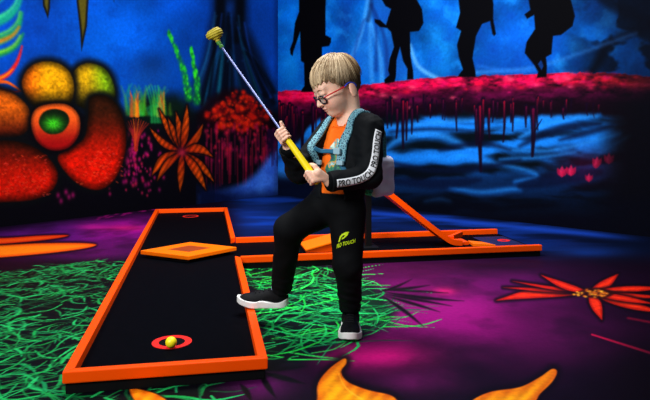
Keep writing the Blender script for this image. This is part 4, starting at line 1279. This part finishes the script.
def shoe(heel, d_, name):
    sd = np.cross(upz, d_)
    def S(x, y, z): return heel + d_ * x + sd * y + upz * z
    Rm = np.stack([d_, sd, upz])
    up_ = [EL(S(0.036, 0, 0.034), (0.035, 0.031, 0.036), Rm, 0.02), RC(S(0.040, 0, 0.048), S(0.115, 0, 0.034), 0.030, 0.026, 0.02), EL(S(0.135, 0, 0.026), (0.058, 0.037, 0.026), Rm, 0.02), EL(S(0.172, 0, 0.023), (0.033, 0.031, 0.021), Rm, 0.02),
           RC(S(0.036, 0, 0.045), S(0.038, 0, 0.072), 0.030, 0.031, 0.015)]
    def toe(P):
        q = (P - heel) @ Rm.T; return q, 0.016 * np.clip((q[:, 0] - 0.13) / 0.075, 0, 1) ** 2 + 0.004 * np.clip((0.03 - q[:, 0]) / 0.03, 0, 1)
    def upost(P, dd):
        q, lift = toe(P)
        dd = np.maximum(dd, (0.014 + lift) - q[:, 2])
        dd = np.maximum(dd, q[:, 2] - (0.074 - 0.12 * np.clip(q[:, 0] - 0.03, 0, 0.03)))
        hole = np.sqrt(((q[:, 0] - 0.040) / 0.031) ** 2 + (q[:, 1] / 0.026) ** 2) - 1
        return np.maximum(dd, -np.maximum(hole * 0.026, 0.055 - q[:, 2]))
    U = Solid(up_, upost)
    root = solid_obj('shoe', U, heel - 0.06 + np.minimum(d_ * 0.22, 0), heel + 0.06 + np.maximum(d_ * 0.22, 0) + upz * 0.03, 0.0026, SHOE, boy)
    def spost(P, dd):
        q, lift = toe(P)
        top = 0.025 + 0.004 * np.cos(q[:, 0] * 60) * (q[:, 0] < 0.12) + lift + 0.006 * np.clip((0.02 - q[:, 0]) / 0.03, 0, 1)
        e = np.maximum(q[:, 2] - top, lift - q[:, 2])
        return np.maximum(dd, e) 
    sl = [RC(S(0.036, 0, 0.015), S(0.09, 0.001, 0.015), 0.0375, 0.035, 0.02), RC(S(0.09, 0.001, 0.015), S(0.138, 0, 0.015), 0.035, 0.0415, 0.02), RC(S(0.138, 0, 0.02), S(0.176, 0, 0.022), 0.0405, 0.034, 0.02)]
    for p in sl:   # vertical-walled outline: measure in plan only
        p.d = (lambda pp: lambda P: RC.d(pp, P * np.array([1, 1, 0]) + np.array([0, 0, 1]) * (pp.a[2] + 0 * P[:, :1])))(p)
        p.b[2] = p.a[2]
    SO = Solid(sl, spost)
    solid_obj('sole', SO, heel - 0.06 + np.minimum(d_ * 0.22, 0), heel + 0.06 + np.maximum(d_ * 0.22, 0), 0.0024, SOLE, root)
    for k in range(4):
        x = 0.082 + k * 0.017
        pts = [S(x, y, 0.09) for y in np.linspace(-0.02, 0.02, 9)]
        pts = Solid(up_).snap(np.array([S(x, y, 0.075 - 0.2 * (x - 0.08)) for y in np.linspace(-0.02, 0.02, 9)]), 0.001)
        V, Fc = tube_arrays(pts, 0.0022, 6); link('lace', faces_mesh('lace', V, Fc), LACE, root, True)
    return root
shoe(footR, FR, 'r'); shoe(footL, FL, 'l')
for an, hp_, d_ in ((anR, footR, FR), (anL, footL, FL)):
    pts = [hp_ + d_ * 0.040 + upz * 0.055, hp_ + d_ * 0.041 + upz * 0.075, an + d_ * 0.004 + upz * 0.03]
    V, Fc = tube_arrays(pts, [0.0275, 0.0285, 0.0285], 20); link('sock', faces_mesh('sock', V, Fc), SOCK, boy, True)

# ------------------------------------------------------------------ hair
def hairmat():
    m = bpy.data.materials.new('blond_hair'); m.use_nodes = True
    N = m.node_tree.nodes; L = m.node_tree.links; b = N['Principled BSDF']
    a = N.new('ShaderNodeAttribute'); a.attribute_name = 'paint'
    L.new(a.outputs['Color'], b.inputs['Base Color'])
    b.inputs['Roughness'].default_value = 0.5; b.inputs['Specular IOR Level'].default_value = 0.3
    return m
HAIR = hairmat()
skull = [EL(H(-0.014, 0, 0.036), (0.093, 0.075, 0.079), HR, 0.02), EL(H(-0.043, 0, -0.010), (0.056, 0.061, 0.068), HR, 0.03)]
CROWN = (-0.055, 0.012, 0.100)


def hang(P):
    q = tohead(P) - np.array(CROWN)
    return np.arctan2(q[:, 1], q[:, 0]), q


def hairline(q):
    """lowest hair height (head z) at each azimuth position"""
    x, y = q[:, 0], np.abs(q[:, 1])
    front = 0.030 - 0.010 * np.sin(q[:, 1] * 60 + 1)
    side = np.interp(x, [-0.12, -0.07, -0.045, -0.036, -0.010, -0.002, 0.012, 0.030, 0.05, 0.070, 0.085, 0.12], [-0.080, -0.076, -0.072, -0.040, -0.008, -0.024, -0.022, 0.022, 0.042, 0.043, 0.035, 0.026])
    return side


def hair_post(P, d):
    q = tohead(P); az, qq = hang(P)
    st = np.sin(az * 46 + 3 * np.sin(qq[:, 2] * 50)) * 0.0016 + np.sin(az * 23 + 1.0) * 0.0014 + np.sin(az * 87 + 5 * np.sin(qq[:, 2] * 30)) * 0.0007
    r = np.linalg.norm(qq[:, :2], axis=1)
    d = d + st * np.clip(r / 0.04, 0, 1)
    d = d + 0.006 * np.clip((0.02 - q[:, 2]) / 0.05, 0, 1) - 0.005 * np.clip((q[:, 0] - 0.02) / 0.06, 0, 1) * (q[:, 2] > 0)
    hl_ = hairline(q) + 0.006 * np.sin(az * 46)
    d = d + 0.006 * np.clip(1 - (q[:, 2] - hl_) / 0.035, 0, 1) * np.clip((0.07 - q[:, 0]) / 0.03, 0, 1)
    return np.maximum(d, (hl_ - q[:, 2]) * 0.8)
HS = Solid(skull, hair_post, 0.0045)


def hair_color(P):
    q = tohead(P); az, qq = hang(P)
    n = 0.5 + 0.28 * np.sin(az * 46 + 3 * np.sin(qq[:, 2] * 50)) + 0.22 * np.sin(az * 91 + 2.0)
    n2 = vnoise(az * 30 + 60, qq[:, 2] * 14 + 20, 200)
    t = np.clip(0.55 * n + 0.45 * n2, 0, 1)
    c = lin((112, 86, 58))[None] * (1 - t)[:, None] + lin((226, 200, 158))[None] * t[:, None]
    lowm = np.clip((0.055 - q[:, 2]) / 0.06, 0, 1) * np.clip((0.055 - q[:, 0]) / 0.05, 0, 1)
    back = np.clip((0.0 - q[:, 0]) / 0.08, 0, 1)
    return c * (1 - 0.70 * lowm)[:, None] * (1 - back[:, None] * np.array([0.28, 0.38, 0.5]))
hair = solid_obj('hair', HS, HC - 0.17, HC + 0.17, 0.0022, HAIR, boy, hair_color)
# loose locks combed forward and down from the crown
parts = []; cols = []
SK = Solid(skull, None, 0.005)
R_ = np.random.default_rng(5)
for k in range(430):
    az = R_.uniform(-math.pi, math.pi)
    if R_.random() < 0.5: az = R_.normal(0.1, 0.8)
    p0 = np.array(CROWN) + np.array([math.cos(az), math.sin(az), 0]) * R_.uniform(0.002, 0.03)
    p1 = np.array(CROWN) + np.array([math.cos(az), math.sin(az), 0]) * 0.14 - np.array([0, 0, 0.09])
    end = R_.uniform(0.6, 1.0)
    pts = []
    for t in np.linspace(0, end, 11):
        q = p0 + (p1 - p0) * t - np.array([0, 0, 0.05]) * t * t; q[1] += 0.006 * math.sin(t * 3 + k)
        pts.append(H(*q))
    pts = SK.snap(np.array(pts), 0.0005 + R_.uniform(0, 0.003), 5)
    hq = tohead(pts); okk = hq[:, 2] > hairline(hq) - 0.001 - R_.uniform(0, 0.010)
    n_ok = int(np.argmin(okk)) if not okk.all() else len(pts)
    if n_ok < 4: continue
    pts = pts[:n_ok]
    g = SK.grad(pts); pts = pts + g * (np.linspace(0, 1, n_ok)[:, None] ** 3) * R_.uniform(-0.001, 0.004) - g * 0.004 * np.linspace(1, 0, n_ok)[:, None] ** 6
    rad = R_.uniform(0.0012, 0.0022) * np.sin(np.linspace(0.5, math.pi * 0.96, n_ok))
    V, Fc = tube_arrays(pts, np.maximum(rad, 0.0003), 5)
    parts.append((V, Fc))
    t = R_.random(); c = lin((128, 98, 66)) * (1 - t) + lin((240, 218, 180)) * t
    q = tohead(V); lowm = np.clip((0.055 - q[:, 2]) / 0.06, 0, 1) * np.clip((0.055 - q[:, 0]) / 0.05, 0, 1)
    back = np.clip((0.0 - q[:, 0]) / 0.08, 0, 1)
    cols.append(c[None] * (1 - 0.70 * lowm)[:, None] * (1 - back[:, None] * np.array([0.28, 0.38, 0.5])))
V, Fc = merge_parts(parts)
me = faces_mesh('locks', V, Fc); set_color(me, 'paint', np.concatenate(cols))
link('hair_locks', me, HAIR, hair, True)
# brows and eyes
BROW = mat('brown_brow', (120, 86, 56), 0.8, 0.2)
EYEW = mat('eye_white', (236, 234, 230), 0.25, 0.5); IRIS = mat('dark_iris', (40, 46, 60), 0.2, 0.5)
FACE = Solid(body[:13])
for s_ in (1, -1):
    pts = FACE.snap(np.array([H(0.085, y * s_, 0.020 - (y - 0.03) ** 2 * 14) for y in np.linspace(0.014, 0.046, 8)]), 0.0004)
    V, Fc = tube_arrays(pts, np.array([1, 1.5, 1.8, 1.9, 1.8, 1.5, 1.1, 0.6]) * 0.0011, 6); link('eyebrow', faces_mesh('eyebrow', V, Fc), BROW, boy, True)
    e = H(0.0735, 0.030 * s_, -0.009)
    bm = bmesh.new(); bmesh.ops.create_uvsphere(bm, u_segments=20, v_segments=14, radius=0.0108); eo = link('eye', bm_mesh(bm), EYEW, boy, True)
    eo.data.transform(Matrix.Translation(Vector(e)))
    gd = unit(hf * 0.93 - hu * 0.32)
    bm = bmesh.new(); bmesh.ops.create_uvsphere(bm, u_segments=16, v_segments=10, radius=0.0052)
    io = link('iris', bm_mesh(bm), IRIS, eo, True); io.data.transform(Matrix.Translation(Vector(e + gd * 0.0068)))

# ------------------------------------------------------------------ glasses
FRAME = mat('dark_navy_frame', (18, 22, 40), 0.3, 0.5); TRED = mat('red_temple', (214, 30, 40), 0.35, 0.5); TBLU = mat('blue_temple_tip', (40, 70, 210), 0.35, 0.5)
LENS = bpy.data.materials.new('lens_glass'); LENS.use_nodes = True
nt = LENS.node_tree; nt.nodes.clear()
out = nt.nodes.new('ShaderNodeOutputMaterial'); tr = nt.nodes.new('ShaderNodeBsdfTransparent'); gl = nt.nodes.new('ShaderNodeBsdfGlossy'); mx = nt.nodes.new('ShaderNodeMixShader')
tr.inputs[0].default_value = (0.86, 0.92, 0.96, 1); gl.inputs['Roughness'].default_value = 0.05; mx.inputs[0].default_value = 0.10
nt.links.new(tr.outputs[0], mx.inputs[1]); nt.links.new(gl.outputs[0], mx.inputs[2]); nt.links.new(mx.outputs[0], out.inputs[0])
gx, gz = 0.093, -0.018
bridge = [H(gx + 0.004, y, gz + 0.008 - abs(y) * 0.1) for y in np.linspace(-0.010, 0.010, 7)]
V, Fc = tube_arrays(bridge, 0.0021, 8)
glasses = link('glasses', faces_mesh('bridge', V, Fc), FRAME, boy, True)
for s_ in (1, -1):
    cy = 0.031 * s_
    loop = []
    for k in range(29):
        t = 2 * math.pi * k / 28
        ex = 2.6
        yy = 0.0215 * np.sign(math.cos(t)) * abs(math.cos(t)) ** (2 / ex); zz = 0.0165 * np.sign(math.sin(t)) * abs(math.sin(t)) ** (2 / ex)
        loop.append(H(gx - 0.006 * ((cy + yy) / 0.05) ** 2 + zz * 0.12, cy + yy, gz + zz))
    V, Fc = tube_arrays(loop, 0.0030, 8, cap=False)
    link('rim', faces_mesh('rim', V, Fc), FRAME, glasses, True)
    inner = loop[:-1]; c_ = np.mean(inner, 0)
    LVv = [p - hf * 0.0006 for p in inner] + [p + hf * 0.0006 for p in inner]; n_ = len(inner)
    Fl = [tuple(range(n_))[::-1], tuple(range(n_, 2 * n_))] + [(j, (j + 1) % n_, n_ + (j + 1) % n_, n_ + j) for j in range(n_)]
    link('lens', faces_mesh('lens', LVv, Fl), LENS, glasses)
    tp = spline([H(gx - 0.006, 0.0535 * s_, gz + 0.009), H(gx - 0.013, 0.0625 * s_, gz + 0.010), H(0.045, 0.0715 * s_, gz + 0.009), H(0.0, 0.078 * s_, gz + 0.007)], False, 5)
    V, Fc = tube_arrays(tp, 0.0028, 8); link('temple', faces_mesh('temple', V, Fc), TRED, glasses, True)
    tp = spline([H(0.004, 0.0785 * s_, gz + 0.0076), H(-0.018, 0.079 * s_, gz + 0.013), H(-0.038, 0.074 * s_, gz + 0.002), H(-0.046, 0.068 * s_, gz - 0.016)], False, 5)
    V, Fc = tube_arrays(tp, 0.0025, 8); link('temple_tip', faces_mesh('temple_tip', V, Fc), TBLU, glasses, True)

# ------------------------------------------------------------------ backpack
def teal_mat(name, dark, light, scale, thr=0.5):
    m = bpy.data.materials.new(name); m.use_nodes = True
    N = m.node_tree.nodes; L = m.node_tree.links
    tc = N.new('ShaderNodeTexCoord'); vo = N.new('ShaderNodeTexVoronoi'); vo.inputs['Scale'].default_value = scale; vo.feature = 'DISTANCE_TO_EDGE'
    L.new(tc.outputs['Object'], vo.inputs['Vector'])
    cr = N.new('ShaderNodeValToRGB'); L.new(vo.outputs['Distance'], cr.inputs[0])
    e = cr.color_ramp.elements; e[0].position = 0.04; e[0].color = (*lin(light), 1); e[1].position = 0.22; e[1].color = (*lin(dark), 1)
    L.new(cr.outputs[0], N['Principled BSDF'].inputs['Base Color']); N['Principled BSDF'].inputs['Roughness'].default_value = 0.6
    return m
BAGD = teal_mat('dark_teal_bag_cloth', (12, 62, 74), (40, 130, 140), 60)
STRAP = teal_mat('teal_patterned_strap', (12, 60, 92), (120, 186, 200), 110)
LILAC = mat('lilac_white_pocket', (206, 208, 236), 0.7, 0.25, vary=0.12, scale=30)
WEB = mat('blue_webbing', (30, 96, 130), 0.7, 0.3, vary=0.2, scale=100)
BUCK = mat('pale_buckle', (150, 190, 206), 0.4, 0.5)
bc = np.array([0.1670, 2.580, 0.670])
BP = Solid([BX(bc, (0.048, 0.085, 0.142), TR, 0.036, 0.02), BX(bc - ft * 0.035 - upz * 0.02, (0.035, 0.066, 0.095), TR, 0.028, 0.02)], lambda P, d: d + 0.003 * wr(P, 45, 5.0))
bag = empty('backpack', tuple(bc - upz * 0.145))
tag(bag, 'teal and lilac child backpack worn on the boy', 'backpack')
solid_obj('bag_body', BP, bc - 0.2, bc + 0.2, 0.0036, BAGD, bag)
PK = Solid([BX(bc + lt * 0.070 - ft * 0.020 - upz * 0.066, (0.060, 0.026, 0.080), TR, 0.024, 0.02), BX(bc - ft * 0.070 - upz * 0.06, (0.022, 0.070, 0.078), TR, 0.02, 0.02)], lambda P, d: d + 0.003 * wr(P, 50, 2.0))
solid_obj('pocket', PK, bc - 0.2, bc + 0.2, 0.0034, LILAC, bag)
hp0 = bc + upz * 0.135 + ft * 0.03
V, Fc = tube_arrays(spline([hp0 - lt * 0.03, hp0 - lt * 0.022 + upz * 0.022, hp0 + lt * 0.022 + upz * 0.022, hp0 + lt * 0.03], False, 5), 0.005, 8)
link('carry_handle', faces_mesh('carry_handle', V, Fc), WEB, bag, True)
JS = Solid(JPR, None, 0.0125)
def tp_(f, l, z): return np.array([chest[0], chest[1], 0]) + ft * f + lt * l + upz * z
straps = []
for s_ in (1, -1):
    o_, P_, S_ = ribbon('shoulder_strap', [tp_(-0.09, 0.050 * s_, 0.755), tp_(-0.05, 0.060 * s_, 0.82), tp_(0.0, 0.064 * s_, 0.85), tp_(0.05, 0.068 * s_ - 0.006, 0.795), tp_(0.09, 0.071 * s_ - 0.012, 0.75), tp_(0.11, 0.076 * s_ - 0.014, 0.71), tp_(0.11, 0.076 * s_ - 0.014, 0.672)], 0.034 if s_ > 0 else 0.026, JS, STRAP, bag, 0.001, 0.008)
    straps.append(P_)
    ribbon('webbing', [tp_(0.11, 0.076 * s_ - 0.014, 0.680), tp_(0.10, 0.084 * s_ - 0.01, 0.645), tp_(0.06, 0.112 * s_, 0.610), tp_(0.0, 0.128 * s_, 0.585), tp_(-0.07, 0.10 * s_, 0.565)], 0.019, JS, WEB, bag, 0.001, 0.003)
    bm = bmesh.new(); bmesh.ops.create_cube(bm, size=1)
    bmesh.ops.scale(bm, vec=(0.012, 0.032, 0.018), verts=bm.verts); bevel(bm, 0.003)
    bo = link('buckle', bm_mesh(bm), BUCK, bag)
    q = JS.snap(np.array([tp_(0.11, 0.076 * s_ - 0.014, 0.672)]), 0.010)[0]
    bo.data.transform(Matrix.Translation(Vector(q)) @ Matrix([[*TR.T[0], 0], [*TR.T[1], 0], [*TR.T[2], 0], [0, 0, 0, 1]]))
zc = 0.715
ribbon('chest_strap', [tp_(0.11, y, zc) for y in np.linspace(-0.076, 0.052, 7)], 0.016, JS, WEB, bag, 0.004, 0.003, rise=0.006)
bm = bmesh.new(); bmesh.ops.create_cube(bm, size=1); bmesh.ops.scale(bm, vec=(0.012, 0.034, 0.024), verts=bm.verts); bevel(bm, 0.004)
bo = link('chest_buckle', bm_mesh(bm), BUCK, bag)
q = JS.snap(np.array([tp_(0.11, 0.046, zc)]), 0.017)[0]
bo.data.transform(Matrix.Translation(Vector(q)) @ Matrix([[*TR.T[0], 0], [*TR.T[1], 0], [*TR.T[2], 0], [0, 0, 0, 1]]))

# ------------------------------------------------------------------ the club (held head up)
club = empty('golf_club', tuple(clubA))
tag(club, 'kids golf putter with yellow grip held upside down by the boy', 'golf club')
GRIP = mat('yellow_rubber_grip', (250, 226, 10), 0.5, 0.3, vary=0.05, scale=40)
STEEL = mat('chrome_shaft', (120, 130, 185), 0.4, 0.5, metal=0.45)
HEADM = mat('olive_yellow_rubber_head', (168, 152, 36), 0.6, 0.3, vary=0.3, scale=70)
GRN = mat('green_ferrule', (60, 120, 40), 0.5, 0.3, vary=0.2, scale=60)
gt = club_at(281.5)
n = 12
pts = [clubA - cax * 0.004, clubA - cax * 0.001] + [clubA + (gt - clubA) * t for t in np.linspace(0.02, 1, n)] + [gt + cax * 0.004]
rad = [0.006, 0.0125] + list(np.linspace(0.0140, 0.0105, n)) + [0.006]
V, Fc = tube_arrays(pts, rad, 20); link('grip', faces_mesh('grip', V, Fc), GRIP, club, True)
sb = clubB - cax * 0.012
V, Fc = tube_arrays([gt - cax * 0.03, sb], 0.0038, 14); link('shaft', faces_mesh('shaft', V, Fc), STEEL, club, True)
fp = [clubB - cax * 0.034, clubB - cax * 0.031, clubB - cax * 0.026, clubB - cax * 0.022, clubB - cax * 0.019, clubB - cax * 0.013, clubB - cax * 0.010, clubB - cax * 0.002]
V, Fc = tube_arrays(fp, [0.005, 0.0085, 0.0085, 0.0060, 0.0060, 0.0095, 0.0095, 0.008], 16); link('ferrule', faces_mesh('ferrule', V, Fc), GRN, club, True)
hc_ = PX(214, 34.5, 2.452)
hx = unit(np.array([-0.95, 0.1, -0.30])); hx = hx; hz = unit(np.array([-0.28, -0.15, 0.95]) - hx * (np.array([-0.28, -0.15, 0.95]) @ hx)); hyv = np.cross(hz, hx)
HRc = np.stack([hx, hyv, hz])
def headpost(P, d):
    q = (P - hc_) @ HRc.T
    return d + 0.0022 * (np.abs(np.sin(q[:, 2] * 330 + q[:, 0] * 40)) ** 4)
HD = Solid([EL(hc_, (0.033, 0.026, 0.021), HRc, 0.01), EL(hc_ - hx * 0.014 + hz * 0.004, (0.021, 0.024, 0.021), HRc, 0.01), RC(clubB - cax * 0.004, hc_ - hx * 0.008, 0.009, 0.014, 0.008)], headpost)
solid_obj('club_head', HD, hc_ - 0.06, hc_ + 0.06, 0.0018, HEADM, club)
# ------------------------------------------------------------------ light
w = bpy.data.worlds.new('world'); scene.world = w; w.use_nodes = True
w.node_tree.nodes['Background'].inputs[0].default_value = (0.9, 0.95, 1.0, 1)
w.node_tree.nodes['Background'].inputs[1].default_value = 0.12


def area(name, loc, target, size, power, col=(1, 1, 1), spread=None):
    d = bpy.data.lights.new(name, 'AREA'); d.size = size; d.energy = power; d.color = col
    if spread: d.spread = spread
    o = bpy.data.objects.new(name, d); COL.objects.link(o)
    o.location = loc
    o.rotation_euler = (Vector(target) - Vector(loc)).to_track_quat('-Z', 'Y').to_euler()
    return o


area('unseen_lamp', (-1.5, 0.2, 1.95), (0.0, 2.5, 0.7), 0.9, 80)  # unseen key light, lowered to brighten the boy's face
area('unseen_lamp', (0.0, 3.2, 2.8), (0.1, 6.0, 0.8), 1.6, 150)  # unseen fill added to light the mural walls
area('unseen_lamp', (-0.6, 3.0, 2.8), (-0.4, 3.2, 0), 1.6, 45)  # unseen overhead light for the lanes and floor
scene.view_settings.view_transform = 'Standard'
scene.view_settings.look = 'None'
scene.view_settings.gamma = 1
scene.view_settings.exposure = 0
scene.view_settings.use_curve_mapping = False
